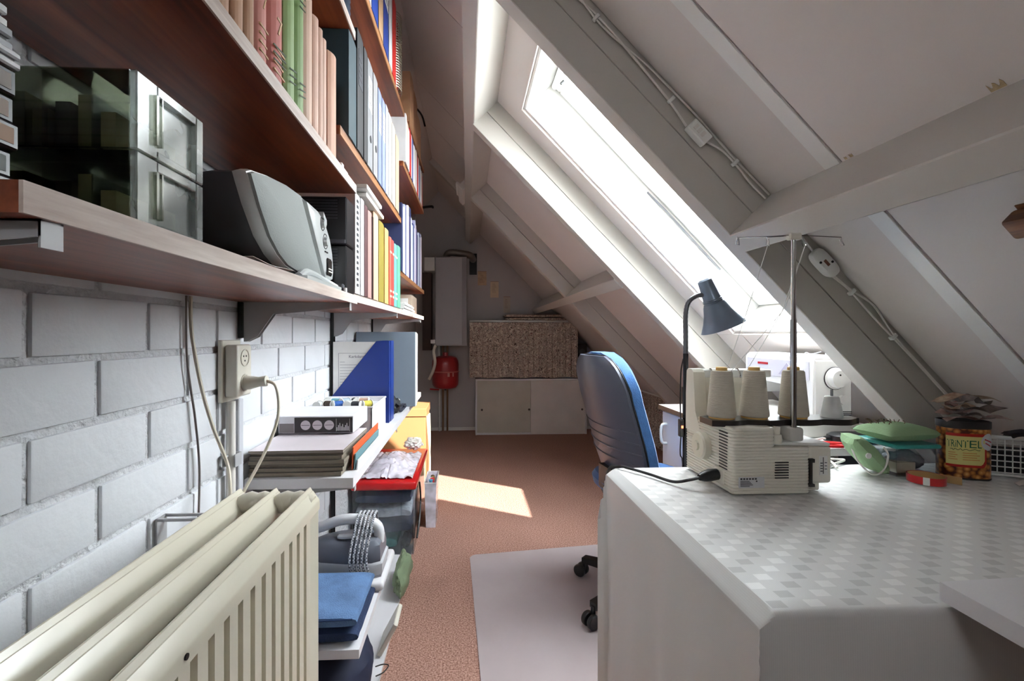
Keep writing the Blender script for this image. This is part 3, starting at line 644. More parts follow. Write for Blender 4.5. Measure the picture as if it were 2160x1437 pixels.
for yy, zz, r in ((1.03, 1.345, .014), (1.05, 1.31, .0165)):
    b = BM(); tube(b, [(-.321 + 0, yy + r * math.cos(a), zz + r * math.sin(a)) for a in [2 * math.pi * q / 20 for q in range(20)]], .0016, 6, closed=True); sub(cp, 'dial_ring', b, black)
    b = BM(); tube(b, [(-.323, yy, zz), (-.314, yy, zz)], [r * .7, r * .6], 18); sub(cp, 'dial', b, MATS['radio_silver'])
b = BM(); box(b, -.323, 1.058, 1.235, -.317, 1.094, 1.275, bev=.004); sub(cp, 'display', b, M('display_dark', (46, 44, 42), .15))
b = BM()
for q in range(2): box(b, -.3175, 1.062, 1.243 + q * .006, -.3155, 1.09, 1.2455 + q * .006)
sub(cp, 'display_bars', b, offw)
for q in range(2):
    b = BM(); box(b, -.323, 1.045 + q * .012, 1.285, -.318, 1.052 + q * .012, 1.288); sub(cp, 'key', b, black)
b = BM(); prism(b, [(-.36, .86, ZA), (-.30, .875, ZA), (-.298, .89, ZA), (-.298, 1.10, ZA), (-.31, 1.12, ZA), (-.40, 1.12, ZA), (-.42, .9, ZA)], (0, 0, .008))
tube(b, smooth_path([(-.318, .88, ZA + .006), (-.322, .92, 1.222), (-.328, .98, 1.228), (-.326, 1.06, 1.222), (-.312, 1.10, ZA + .008)], 5), .008, 10); part(p, 'stand', b, MATS['radio_silver'])
b = BM(); prism(b, [(-.36, 1.075, 1.372), (-.332, 1.075, 1.372), (-.332, 1.10, 1.358), (-.36, 1.10, 1.358)], (0, .0, .012)); part(p, 'carry_handle_stub', b, MATS['radio_silver'])
b = BM(); grid(b, lambda u, v: Vector((-.39 + .088 * u, .66 + .15 * v, ZA + .004 + .004 * math.sin(5 * u + 3 * v) ** 2)), 8, 8, .0006); solo('paper_slip', b, paper, 'crumpled white paper slip lying before the radio', 'paper')
p = root('charger_plug', 'small dark adapter lying beside the black drawer units', 'adapter', (-.32, 1.14, ZA))
b = BM(); box(b, -.36, 1.142, ZA, -.305, 1.157, ZA + .022, bev=.003); part(p, 'body', b, M('adapter_grey', (88, 88, 92), .4)); b = BM(); box(b, -.304, 1.143, ZA + .001, -.299, 1.156, ZA + .012); part(p, 'face', b, offw)
for k, (z, h, lb) in enumerate(((ZA, .122, 'black plastic drawer unit on the brown shelf, lower of two'), (ZA + .123, .122, 'black plastic drawer unit stacked under the book shelf, upper of two'))):
    p = root('black_drawer_unit', lb, 'drawer unit', (-.41, 1.2, z)); b = BM(); box(b, -.53, 1.162, z, -.302, 1.238, z + h - .002, bev=.003); part(p, 'body', b, M('unit_black', (22, 20, 24), .35))
    for q in range(7):
        b = BM(); zz = z + h * .9 - q * .0075; box(b, -.41, 1.1605, zz, -.325, 1.1625, zz + .0018); part(p, 'vent_rib', b, M('unit_rib', (74, 70, 78), .4))
    b = BM(); box(b, -.50, 1.159, z + .002, -.305, 1.163, z + .012, bev=.001); part(p, 'front_lip', b, MATS['unit_rib'])

# ------------------------------------------------------------------ socket, conduit, cables
p = root('wall_socket', 'cream double wall socket on a mounting plate on the brick wall', 'socket', (-.56, 1.12, .945))
b = BM(); box(b, XW, 1.082, .940, XW + .011, 1.168, 1.086, bev=.002); part(p, 'mounting_plate', b, cream)
b = BM(); box(b, XW + .011, 1.09, .951, -.534, 1.162, 1.075, bev=.006, seg=3); bd = part(p, 'housing', b, cream)
for zz in (1.043, .983):
    b = BM(); lathe(b, [(.021, 0), (.021, .0015), (.0185, .0015), (.0185, -.004), (0.001, -.004)], 24, Matrix.Translation((-.5338, 1.126, zz)) @ Matrix.Rotation(math.pi / 2, 4, 'Y'), cap=False); sub(bd, 'socket_well', b, M('socket_well', (196, 190, 178), .4))
for dy, dz in ((-.006, .004), (.006, .004), (0, -.007)):
    b = BM(); cyl(b, (-.5342, 1.126 + dy, 1.043 + dz), (-.5332, 1.126 + dy, 1.043 + dz), .0022, n=8); sub(bd, 'pin_hole', b, black)
p = root('plug_cable', 'cream plug in the wall socket with its cable hanging behind the radiator', 'plug', (-.49, 1.126, .97))
b = BM(); tube(b, [(-.5345, 1.126, .983), (-.522, 1.126, .983), (-.50, 1.126, .985), (-.482, 1.126, .987)], [.0175, .0165, .012, .013], 16); part(p, 'plug', b, cream)
b = BM(); tube(b, smooth_path([(-.483, 1.126, .987), (-.462, 1.126, .975), (-.452, 1.12, .93), (-.455, 1.11, .88), (-.475, 1.08, .81), (-.50, 1.04, .74), (-.515, 1.0, .66), (-.52, .98, .5)], 8), .0038, 8); part(p, 'cable', b, wire)
b = BM(); tube(b, smooth_path([(-.566, .965, 1.178), (-.566, .966, 1.12), (-.562, .972, 1.06), (-.554, .985, .98), (-.54, 1.0, .90), (-.522, 1.02, .82), (-.505, 1.0, .775), (-.50, .99, .70), (-.50, .98, .5)], 8), .0038, 8)
solo('cable', b, wire, 'cream cable hanging from the radio shelf down behind the radiator', 'cable')
b = BM(); tube(b, smooth_path([(-.5685, .955, 1.178), (-.5685, .957, 1.05), (-.5685, .985, .92), (-.5685, 1.0, .80), (-.5685, .99, .6)], 8), .0022, 6); solo('cable', b, M('grey_thin_cable', (120, 112, 108), .5), 'thin grey cable running down the bricks beside the cream cable', 'cable')
b = BM(); cyl(b, (-.563, 1.118, .15), (-.563, 1.118, .94), .0105, n=14); solo('conduit', b, wirew, 'white round conduit below the wall socket', 'conduit')
b = BM(); box(b, XW, 1.145, .2, XW + .018, 1.168, .94, bev=.002); solo('cable_trunking', b, M('trunk_grey', (186, 188, 194), .4), 'flat grey cable trunking below the wall socket', 'trunking')
b = BM(); box(b, XW, 1.09, .785, XW + .012, 1.135, .79); box(b, XW, 1.09, .81, XW + .012, 1.135, .815); box(b, XW, 1.09, .785, XW + .004, 1.095, .815); box(b, XW + .026, 1.105, .785, XW + .029, 1.135, .815); box(b, XW + .01, 1.133, .785, XW + .029, 1.136, .815); solo('conduit_clip', b, greym, 'grey metal clip around the conduit on the wall', 'clip')

# ------------------------------------------------------------------ on the long white shelf
ZS = 0.7262
z = ZS
mags = [('bottom', (120, 112, 100), .011), ('second from bottom', (92, 84, 74), .011), ('third from bottom', (150, 140, 126), .010), ('fourth from bottom', (104, 96, 84), .011), ('fifth from bottom', (132, 124, 112), .010), ('sixth from bottom', (110, 100, 90), .010), ('top', (206, 196, 200), .006)]
for k, (nmq, col, h) in enumerate(mags):
    p = root('magazine', 'curled magazine in the stack on the white shelf, %s' % nmq, 'magazine', (-.45, 1.36, z))
    x0, x1, y0, y1 = -.568, -.330 + .010 * ((k * 5) % 4) / 4, 1.215 + .006 * (k % 3), 1.50 + .012 * (k % 2)
    def surf(dz):
        return lambda u, v, dz=dz: Vector((x0 + (x1 - x0) * u, y0 + (y1 - y0) * v, z + dz + .0008 * u ** 4 * (1 - v)))
    def slab(d0, d1):
        b = BM(); n = 10; rr = []
        for j in (0, 1):
            v = j; rr.append([surf(d0)(i / n, v) for i in range(n + 1)] + [surf(d1)(i / n, v) for i in range(n, -1, -1)])
        ring_loft(b, rr); return b
    part(p, 'page_block', slab(h * .14, h * .86), M('magazine_pages', (132, 122, 108), .8, var=.35, sc=60, stretch=(.05, .05, 8)))
    part(p, 'cover', slab(h * .87, h * .985), M('magcover_%d' % k, col, .4, var=.1)); part(p, 'back_cover', slab(.0001, h * .13), M('magcover_%d' % k, col, .4)); z += h
zm = z + .004
# loose folders leaning on the stack's open side
for k, (col, lb) in enumerate((((214, 96, 52), 'orange card folder edge beside the magazine stack'), ((104, 140, 146), 'blue-grey card folder next to the orange one'), ((206, 204, 204), 'white card folder along the shelf front'))):
    b = BM(); x = -.3165 + .0062 * k; prism(b, [(x, 1.27, ZS + .0005), (x + .003, 1.27, ZS + .0005), (x + .0052, 1.27, ZS + .062 - .018 * k), (x + .0022, 1.27, ZS + .062 - .018 * k)], (0, .35 - .02 * k, 0)); solo('card_folder', b, M('folder_%d' % k, col, .6), lb, 'folder')
# flat box with three discs on its dark label
p = root('card_carton', 'flat white carton with three round marks on a black label', 'box', (-.46, 1.5, zm))
b = BM(); box(b, -.568, 1.405, zm, -.345, 1.60, zm + .052, bev=.0015); part(p, 'body', b, M('carton_white', (216, 214, 218), .6))
b = BM(); box(b, -.52, 1.4035, zm + .002, -.347, 1.4055, zm + .048); lb_ = part(p, 'label', b, M('label_black', (34, 26, 28), .4))
for xx in (-.487, -.452, -.417):
    b = BM(); cyl(b, (xx, 1.4042, zm + .025), (xx, 1.4028, zm + .025), .0145, n=24); d = sub(lb_, 'disc_mark', b, M('disc_pink', (206, 196, 202), .5))
    b = BM(); box(b, xx - .012, 1.4022, zm + .0245, xx + .012, 1.4032, zm + .0258); sub(lb_, 'disc_line', b, ink)
b = BM()
for q in range(9): box(b, -.394 + q * .0042, 1.4026, zm + .008, -.3922 + q * .0042, 1.4038, zm + .018 + .016 * ((q * 7) % 5) / 5)
box(b, -.396, 1.4026, zm + .006, -.3952, 1.4038, zm + .044); box(b, -.356, 1.4026, zm + .006, -.3552, 1.4038, zm + .044); tag(sub(lb_, 'bar_print', b, offw), kind='stuff')
b = BM(); box(b, -.565, 1.4037, zm + .003, -.522, 1.4055, zm + .030); part(p, 'grey_panel', b, M('label_grey', (120, 112, 112), .5))
# white tray of thread reels and bottles
p = root('tray', 'white open tray full of thread reels behind the carton', 'tray', (-.45, 1.72, ZS)); x0, x1, y0, y1 = -.565, -.335, 1.63, 1.90; zt_ = ZS + .098
b = BM(); box(b, x0, y0, zt_ - .003, x1, y1, zt_)
for q in ((x0, y0, x1, y0 + .004), (x0, y1 - .004, x1, y1), (x0, y0, x0 + .004, y1), (x1 - .004, y0, x1, y1)): box(b, q[0], q[1], zt_ - .098, q[2], q[3], zt_ + .016)
part(p, 'body', b, lam); b = BM()
tube(b, [(x0, y0, zt_ + .016), (x1, y0, zt_ + .016), (x1, y1, zt_ + .016), (x0, y1, zt_ + .016)], .004, 8, closed=True); part(p, 'rim', b, lam)
tc_ = [(200, 204, 206), (70, 56, 48), (40, 92, 168), (214, 216, 216), (60, 62, 66), (198, 186, 70), (206, 208, 210), (120, 176, 190), (150, 168, 182), (90, 92, 98), (196, 160, 140)]
tn = ['pale grey', 'dark brown', 'bright blue', 'white', 'charcoal', 'yellow', 'light grey', 'aqua', 'steel blue', 'dark grey', 'pinkish']
for q in range(11):
    xx = -.535 + (q % 6) * .034 + .008 * (q // 6); yy = 1.67 + (q // 6) * .075 + .02 * ((q * 3) % 4) / 4; zz = zt_ + .020
    p = root('thread_reel', '%s thread reel lying in the white tray' % tn[q], 'thread reel', (xx, yy, zz - .0135), 0)
    an = q * 1.1; mx = Matrix.Translation((0, 0, .0145)) @ Matrix.Rotation(an, 4, 'Z') @ Matrix.Rotation(math.pi / 2, 4, 'X')
    b = BM(); lathe(b, [(.0115, -.016), (.012, 0), (.0115, .016)], 14, mx); part(p, 'thread', b, M('thread_%d' % q, tc_[q], .7, bump=.3, bsc=200), w=False)
    b = BM(); lathe(b, [(.0142, -.019), (.0142, -.0165)], 14, mx); part(p, 'flange', b, offw, w=False); b = BM(); lathe(b, [(.0142, .0165), (.0142, .019)], 14, mx); part(p, 'flange', b, offw, w=False)
# magazine file boxes
def file_box(lb, y0, t, x0, x1, h, col, ins=True, grp=None):
    p = root('magazine_file', lb, 'file box', ((x0 + x1) / 2, y0 + t / 2, ZS), group=grp); m = M('filebox_%d_%d_%d' % col, col, .35, var=.06)
    cut = [(x0, ZS), (x1, ZS), (x1, ZS + h), (x1 - (x1 - x0) * .22, ZS + h), (x0, ZS + h * .32)]
    b = BM(); prism(b, [(x, y0, z) for x, z in cut], (0, .003, 0)); part(p, 'side', b, m)
    b = BM(); prism(b, [(x, y0 + t - .003, z) for x, z in cut], (0, .003, 0)); part(p, 'side', b, m)
    b = BM(); box(b, x1 - .003, y0 + .003, ZS, x1, y0 + t - .003, ZS + h); part(p, 'spine', b, m)
    b = BM(); box(b, x0, y0 + .003, ZS, x1 - .003, y0 + t - .003, ZS + .003); part(p, 'bottom', b, m)
    b = BM(); box(b, x0, y0 + .003, ZS + .003, x0 + .003, y0 + t - .003, ZS + h * .32); part(p, 'low_back', b, m)
    if ins:
        b = BM(); box(b, x0 + .006, y0 + .006, ZS + .004, x1 - .006, y0 + .012, ZS + h - .004); sh = part(p, 'paper_sheaf', b, paper)
        b = BM(); xa, za = x0 + .05, ZS + h * .93
        def fr(u0, u1, w0, w1): box(b, u0, y0 + .0054, w0, u1, y0 + .0062, w1)
        fr(xa - .022, xa + .12, za - .028, za - .0268); fr(xa - .022, xa - .0208, ZS + .12, za - .027)
        for q in range(14): fr(xa - .016, xa - .016 + .02 + .09 * ((q * 13) % 7) / 7, za - .065 - q * .012, za - .0638 - q * .012)
        tag(sub(sh, 'print', b, M('form_print', (120, 118, 126), .8)), kind='stuff')
    return p
blue = (22, 50, 128)
pf = file_box('blue magazine file with a printed form showing, behind the tray', 1.935, .036, -.566, -.327, .345, blue)
sheaf = [c for c in pf.children if c.name.startswith('paper_sheaf')][0]
b = BM(); text_into(b, 'Karkdanshe', .017, Matrix.Translation((-.455, 1.9408, ZS + .345 * .93 - .042)) @ Matrix.Rotation(math.pi / 2, 4, 'X')); sub(sheaf, 'heading', b, M('form_print', (120, 118, 126), .8))
for k, (y0, lb) in enumerate(((1.973, 'blue magazine file between two other blue ones'), (2.011, 'blue magazine file closest to the grey file box'))): file_box(lb, y0, .036, -.566, -.325, .345, (28, 58, 140), ins=False)
def closed_file(lb, y0, t, x1, h, col, cat='file box'):
    p = root('upright_file', lb, cat, (-.44, y0 + t / 2, ZS)); b = BM(); box(b, -.566, y0, ZS, x1 - .004, y0 + t, ZS + h, bev=.0015); part(p, 'cover', b, M('uf_%d_%d_%d' % col, col, .5)); b = BM(); box(b, x1 - .0045, y0 + .002, ZS + .002, x1, y0 + t - .002, ZS + h - .002, bev=.001); part(p, 'spine', b, paper)
closed_file('grey upright file box with white spine behind the blue files', 2.36, .05, -.262, .385, (112, 122, 134))
closed_file('slim white upright file touching the grey file box', 2.412, .035, -.266, .382, (208, 208, 214)); closed_file('slim pale upright file, second behind the grey file box', 2.449, .035, -.268, .38, (218, 214, 220)); closed_file('last slim white upright file on the white shelf', 2.486, .035, -.27, .378, (226, 226, 226))
# camera straps and a black bag among them
b = BM(); crumple(b, (-.34, 2.10, ZS + .05), (.035, .035, .05), 3, 3, .4, flat=ZS + .001); solo('black_pouch', b, M('black_cloth', (30, 32, 36), .6), 'small glossy black pouch between blue and grey files', 'pouch')
for q, (m, lb, c) in enumerate(((M('white_ribbon', (214, 212, 206), .6), 'tangled white ribbon on the white shelf beside blue files', 0), (M('dark_ribbon', (50, 52, 64), .6), 'tangled dark ribbon along the front of the white shelf', 1))):
    b = BM(); rnd = random.Random(4 + q); pts = [((-.36, -.318)[q] + rnd.uniform(-.012, .012) * (2 - q), 2.17 + rnd.uniform(0, .16), ZS + .006 + rnd.uniform(0, .05 - .03 * q)) for _ in range(14)]; tube(b, smooth_path(pts, 6), .005, 6); solo('ribbon', b, m, lb, 'ribbon')
# ------------------------------------------------------------------ under the long shelf
# clear storage box with a red lid
p = root('storage_box', 'large clear storage box with a red lid under the white shelf', 'storage box', (-.41, 2.6, .014)); X0, X1, Y0, Y1, Z0, Z1 = -.56, -.262, 2.26, 2.90, .0145, .355
b = BM(); t = .003
for q in ((X0, Y0, X1, Y0 + t), (X0, Y1 - t, X1, Y1), (X0, Y0 + t, X0 + t, Y1 - t), (X1 - t, Y0 + t, X1, Y1 - t)): box(b, q[0], q[1], Z0, q[2], q[3], Z1)
box(b, X0 + t, Y0 + t, Z0, X1 - t, Y1 - t, Z0 + t); part(p, 'body', b, clearp)
for xx in (X1 - .06, X1 - .002):
    b = BM(); tube(b, [(xx, Y0 - .0015, Z0 + .005), (xx, Y0 - .0015, Z1 - .01)], .0035, 6); part(p, 'corner_rib', b, clearp)
b = BM(); box(b, X0 - .008, Y0 - .012, Z1 - .022, X1 + .014, Y1 + .012, Z1 + .02, bev=.012, seg=3); part(p, 'lid', b, redp)
b = BM(); tube(b, smooth_path([(X1 + .006, Y0 + .22, .30), (X1 + .012, Y0 + .22, .22), (X1 + .012, Y0 + .16, .12), (X1 + .008, Y0 + .08, .06)], 5), .005, 8); part(p, 'side_handle', b, black)
BOXC = [((-.55, -.345, 2.275, 2.60), .028, .075, (40, 104, 98), 'folded green cloth lying lowest inside the clear box'), ((-.55, -.275, 2.275, 2.60), .107, .075, (50, 54, 74), 'dark navy cloth under the grey one in the clear box'),
        ((-.55, -.275, 2.272, 2.62), .186, .055, (190, 190, 196), 'pale grey folded cloth in the middle of the clear box'), ((-.55, -.275, 2.275, 2.60), .252, .065, (60, 66, 94), 'blue grey patterned cloth on top inside the clear box')]
b = BM()
def film(u, v):
    x = -.53 + .26 * u; y = 2.29 + .47 * v; return Vector((x, y, Z1 + .024 + .05 * math.sin(math.pi * v) * math.sin(math.pi * min(1, u * 1.1)) + .022 * abs(noise.noise(Vector((u * 6, v * 7, 1)))) + .012 * abs(noise.noise(Vector((u * 14, v * 15, 4))))))
grid(b, film, 30, 40, .0008); solo('plastic_bag', b, bagp, 'crumpled clear plastic bag lying on the red box lid', 'plastic bag')
b = BM(); crumple(b, (-.335, 2.85, Z1 + .065), (.055, .05, .035), 21, 4, .4, 2.8, flat=Z1 + .022); solo('white_cloth', b, M('white_cotton', (226, 224, 218), .85, var=.05), 'crumpled white cloth on the plastic bag', 'cloth')
p = root('card_archive_box', 'tan cardboard archive box behind the storage box', 'box', (-.42, 3.15, 0)); b = BM(); box(b, -.56, 3.0, 0, -.27, 3.3, .60, bev=.003); part(p, 'body', b, M('tan_card', (158, 112, 70), .8, var=.05)); b = BM(); box(b, -.565, 2.992, .56, -.264, 3.306, .612, bev=.003); part(p, 'lid', b, M('tan_card', (206, 164, 116), .8))
b = BM()
for q in range(3): tube(b, smooth_path([(-.262 + .004 * q, 3.02 + .05 * q, .56), (-.252, 3.03 + .05 * q, .40), (-.246 - .004 * q, 3.06 + .04 * q, .25), (-.25, 3.05 + .05 * q, .10), (-.24, 3.08 + .05 * q, .008)], 5), .006, 6)
solo('cord_bundle', b, M('cream_cord', (212, 196, 166), .7), 'bundle of cream cords hanging beside the tan box', 'cord')
# small narrow clear bin with reels standing on the carpet
p = root('narrow_bin', 'narrow clear plastic bin standing on the carpet beside the storage box', 'bin', (-.205, 2.67, 0)); X0, X1, Y0, Y1 = -.238, -.172, 2.58, 2.80
b = BM(); t = .002
rings = []
for zz, k in ((.0, .82), (.26, 1.0)): rings.append([((X0 + X1) / 2 + sx * (X1 - X0) / 2 * k, (Y0 + Y1) / 2 + sy * (Y1 - Y0) / 2 * k, zz) for sx, sy in ((-1, -1), (1, -1), (1, 1), (-1, 1))])
ring_loft(b, rings + [[(x * .985 + (X0 + X1) / 2 * .015, y * .985 + (Y0 + Y1) / 2 * .015, z) for x, y, z in rings[1]], [(x * .985 + (X0 + X1) / 2 * .015, y * .985 + (Y0 + Y1) / 2 * .015, z + .003) for x, y, z in rings[0]]], cap=False); part(p, 'body', b, bagp)
b = BM(); tube(b, [(X0, Y0, .26), (X1, Y0, .26), (X1, Y1, .26), (X0, Y1, .26)], .0035, 6, closed=True); part(p, 'rim', b, offw)
for q, (c, lb) in enumerate((((70, 156, 190), 'blue thread reel topping the narrow bin'), ((196, 40, 44), 'red thread reel topping the narrow bin'), ((214, 206, 200), 'white thread reel topping the narrow bin'), ((150, 120, 52), 'ochre thread reel topping the narrow bin'), ((84, 66, 44), 'brown thread reel topping the narrow bin'))):
    b = BM(); yy = 2.615 + q * .036; lathe(b, [(.012, 0), (.0125, .0025), (.009, .004), (.0095, .02), (.0125, .022), (.012, .025)], 12, Matrix.Translation((-.205 + .006 * (q % 2), yy, .243)) @ Matrix.Rotation(.5 * q, 4, 'X')); solo('thread_reel', b, M('binreel_%d' % q, c, .6), lb, 'thread reel')
b = BM(); crumple(b, (-.205, 2.69, .122), (.024, .075, .118), 31, 3, .12, flat=.006); solo('white_padding', b, M('bin_padding', (216, 218, 228), .8, var=.06), 'bluish white padding filling the narrow bin', 'padding')
# low shelf: jeans, ironing sleeve, iron, green cloth, navy bag
ZL = .2795
def folded(bm_, x0, x1, y0, y1, z, h, n=3, seed=0, r=.5):
    for k in range(n):
        hh = h / n; zc = z + hh * (k + .5); rings = []
        for i in range(13):
            u = i / 12; y = y0 + (y1 - y0) * u; w = 1 - .02 * abs(noise.noise(Vector((u * 4, k, seed)))); ring = []
            for a in range(16):
                th = 2 * math.pi * a / 16; cx, cz = math.cos(th), math.sin(th)
                sx = math.copysign(abs(cx) ** .35, cx); sz = math.copysign(abs(cz) ** .6, cz)
                ring.append(((x0 + x1) / 2 + sx * (x1 - x0) / 2 * w, y, zc + sz * hh * .465 * (1 if 0 < i < 12 else .6) + hh * .06 * noise.noise(Vector((u * 5, sx * 2, k + seed)))))
            rings.append(ring)
        ring_loft(bm_, rings)
for k, ((xa, xb, ya, yb), z_, h_, col, lb) in enumerate(BOXC):
    b = BM(); folded(b, xa, xb, ya, yb, z_, h_, 1, 20 + k)
    for v in b.verts: v.co += Vector((0, .006 * noise.noise(v.co * 22), .010 * noise.noise(Vector((v.co.x * 14, v.co.y * 14, k)))))
    solo('folded_cloth', b, M('boxcloth_%d' % k, col, .8, var=.35, sc=30), lb, 'cloth')
b = BM(); crumple(b, (-.308, 2.33, .058), (.026, .045, .036), 15, 3, .25, 2.0); solo('black_bundle', b, M('boxcloth_black', (44, 44, 50), .6, var=.3, sc=30), 'small black bundle in the corner of the clear box', 'bundle')
denim = M('blue_denim', (88, 118, 158), .85, var=.25, sc=18, bump=.35, bsc=260); dden = M('dark_denim', (34, 50, 82), .85, var=.2, sc=18, bump=.3, bsc=260)
p = root('folded_jeans', 'faded blue jeans folded on the low white shelf', 'jeans', (-.42, 1.33, ZL)); b = BM(); folded(b, -.565, -.285, 1.215, 1.44, ZL + .002, .040, 1, 3); part(p, 'lower_fold', b, dden)
b = BM(); folded(b, -.565, -.288, 1.212, 1.445, ZL + .042, .042, 1, 5); uf = part(p, 'upper_fold', b, denim)
b = BM(); tube(b, [(-.55, 1.21, ZL + .066), (-.46, 1.2085, ZL + .068), (-.38, 1.2085, ZL + .071), (-.30, 1.211, ZL + .072)], .0022, 5); sub(uf, 'seam', b, M('denim_seam', (40, 62, 100), .9))
b = BM(); tube(b, [(-.50, 1.2105, ZL + .03), (-.44, 1.2095, ZL + .032), (-.435, 1.2095, ZL + .024), (-.50, 1.2105, ZL + .022)], .0015, 5, closed=True); part(p, 'pocket_seam', b, M('denim_seam', (40, 62, 100), .9))
b = BM(); box(b, -.56, 1.46, ZL + .0005, -.265, 1.70, ZL + .03, bev=.012, seg=3); solo('ironing_pad', b, M('white_padding_cloth', (206, 204, 206), .8), 'white padded ironing sleeve under the steam iron', 'ironing pad')
zi = ZL + .0305
p = root('steam_iron', 'grey and white steam iron wrapped in its patterned cord', 'iron', (-.41, 1.56, zi))
def sole(k, z, dx=0): return [(x * k * 1.05 + -.41 + dx, 1.555 + y * k * 1.25, z) for x, y in ((.125, -.045), (.125, .045), (.10, .056), (.02, .058), (-.06, .046), (-.11, .022), (-.13, 0), (-.11, -.022), (-.06, -.046), (.02, -.058), (.10, -.056))]
b = BM(); ring_loft(b, [sole(1, zi), sole(1.0, zi + .006)]); part(p, 'soleplate', b, steelg)
b = BM(); ring_loft(b, [sole(.99, zi + .0065), sole(1.03, zi + .016), sole(1.03, zi + .044), sole(.98, zi + .05)]); part(p, 'skirt', b, M('iron_grey', (186, 188, 192), .35))
b = BM(); ring_loft(b, [sole(.98, zi + .05), sole(.98, zi + .075), sole(.88, zi + .10, .01), sole(.7, zi + .112, .02)]); part(p, 'water_tank', b, M('iron_dark', (104, 108, 118), .3))
b = BM(); tube(b, smooth_path([(-.50, 1.555, zi + .14), (-.48, 1.555, zi + .145), (-.42, 1.555, zi + .165), (-.35, 1.555, zi + .165), (-.30, 1.555, zi + .14), (-.296, 1.555, zi + .09)], 5), .0175, 12); part(p, 'handle', b, M('iron_white', (216, 216, 218), .3))
b = BM(); lathe(b, [(.03, 0), (.031, .006), (.024, .012), (.014, .013)], 22, Matrix.Translation((-.40, 1.54, zi + .112)) @ Matrix.Rotation(-.25, 4, 'X')); part(p, 'dial', b, M('iron_dial', (186, 188, 192), .25))
b = BM()
for q in range(5):
    x = -.315 - .013 * q; tube(b, smooth_path([(x, 1.475 - .002 * q, zi + .03), (x - .006, 1.470, zi + .08), (x + .004, 1.515, zi + .165), (x + .006, 1.555, zi + .185), (x + .004, 1.60, zi + .165), (x, 1.62, zi + .05)], 4), .0042, 8)
def cordm():
    m, nt, b_ = new('patterned_cord'); tcn = nd(nt, 'ShaderNodeTexCoord'); w = nd(nt, 'ShaderNodeTexChecker'); w.inputs['Scale'].default_value = 190; w.inputs[1].default_value = L((206, 206, 210)); w.inputs[2].default_value = L((92, 94, 102)); nt.links.new(tcn.outputs['Object'], w.inputs[0]); nt.links.new(w.outputs[0], b_.inputs['Base Color']); b_.inputs['Roughness'].default_value = .8; return m
part(p, 'cord', b, cordm())
b = BM(); crumple(b, (-.275, 1.97, .075), (.035, .12, .075), 41, 4, .28, 1.3, flat=.015); solo('green_cloth', b, M('sage_cloth', (126, 142, 112), .85, var=.15), 'crumpled sage green cloth on the white floor board', 'cloth')
b = BM(); crumple(b, (-.42, 1.33, .125), (.14, .22, .115), 47, 4, .14, 1.6, flat=.0145); solo('navy_bag', b, M('navy_fabric', (26, 32, 56), .75, var=.15, sc=20), 'navy blue fabric bag under the low white shelf', 'bag')
p = root('tape_case', 'cream flat case leaning beside the navy bag', 'case', (-.29, 1.58, .014)); mx = Matrix.Translation((-.295, 1.60, .02)) @ Matrix.Rotation(.5, 4, 'Y')
b = BM(); box(b, -.008, -.06, 0, .008, .06, .12, bev=.003, mx=mx); part(p, 'body', b, cream); b = BM(); box(b, .0075, -.04, .03, .0095, .035, .09, mx=mx); part(p, 'window', b, M('case_dark', (70, 68, 62), .3))
b = BM(); tube(b, smooth_path([(-.285, 1.44, .06), (-.265, 1.46, .052), (-.25, 1.47, .04), (-.262, 1.45, .034), (-.28, 1.42, .045)], 4), .002, 5, closed=False); solo('bag_strap', b, wireb, 'thin black strap loop hanging from the navy bag', 'strap')

# ------------------------------------------------------------------ far end of the attic
# boiler with flue, pipes and expansion vessel
p = root('boiler', 'tall grey wall boiler hanging beside the wall shelves', 'boiler', (-.17, 5.0, .975))
b = BM(); box(b, -.335, 4.86, .975, 0.0, YF - .001, 1.925, bev=.006, seg=2); part(p, 'casing', b, M('boiler_grey', (146, 144, 147), .4, var=.03))
b = BM(); box(b, -.33, 4.856, .985, -.05, 4.862, 1.915, bev=.002); part(p, 'front_cover', b, M('boiler_front', (156, 154, 157), .4, var=.02))
b = BM(); tube(b, smooth_path([(-.22, 5.05, 1.92), (-.22, 5.03, 1.965), (-.18, 5.02, 1.995), (-.05, 5.02, 1.985), (.03, 5.03, 1.97), (.06, 5.10, 1.955), (.07, YF - .02, 1.95)], 6), .038, 16); part(p, 'flue', b, M('flue_metal', (126, 116, 108), .35, metal=.6))
b = BM(); box(b, .03, YF - .018, 1.78, .115, YF - .001, 2.02, bev=.001); part(p, 'flue_plate', b, blackm)
for q, xx in enumerate((-.31, -.27, -.22)):
    b = BM(); tube(b, [(xx, 5.19, .973), (xx, 5.19, .8), (xx, 5.19, .3), (xx, 5.19, .0)], .011, 10); solo('heating_pipe', b, M('copper_pipe', (150, 118, 92), .4, metal=.7) if q else offw, ['white heating pipe running from boiler to floor', 'copper heating pipe next to the white one', 'copper heating pipe running behind the red vessel'][q], 'pipe')
b = BM(); tube(b, smooth_path([(-.33, 4.88, .98), (-.35, 4.84, .92), (-.335, 4.83, .80), (-.36, 4.83, .70), (-.40, 4.84, .62)], 6), .016, 10); part(p, 'hose', b, cream)
b = BM(); box(b, -.385, 4.86, 1.0, -.336, 4.94, 1.04, bev=.003); part(p, 'valve_box', b, offw)
b = BM(); tube(b, [(-.40, 4.99, .50), (-.30, 4.97, .495)], .008, 8); part(p, 'valve_lever', b, redp)
p = root('expansion_vessel', 'round red expansion vessel under the grey boiler', 'vessel', (-.235, 5.0, .50))
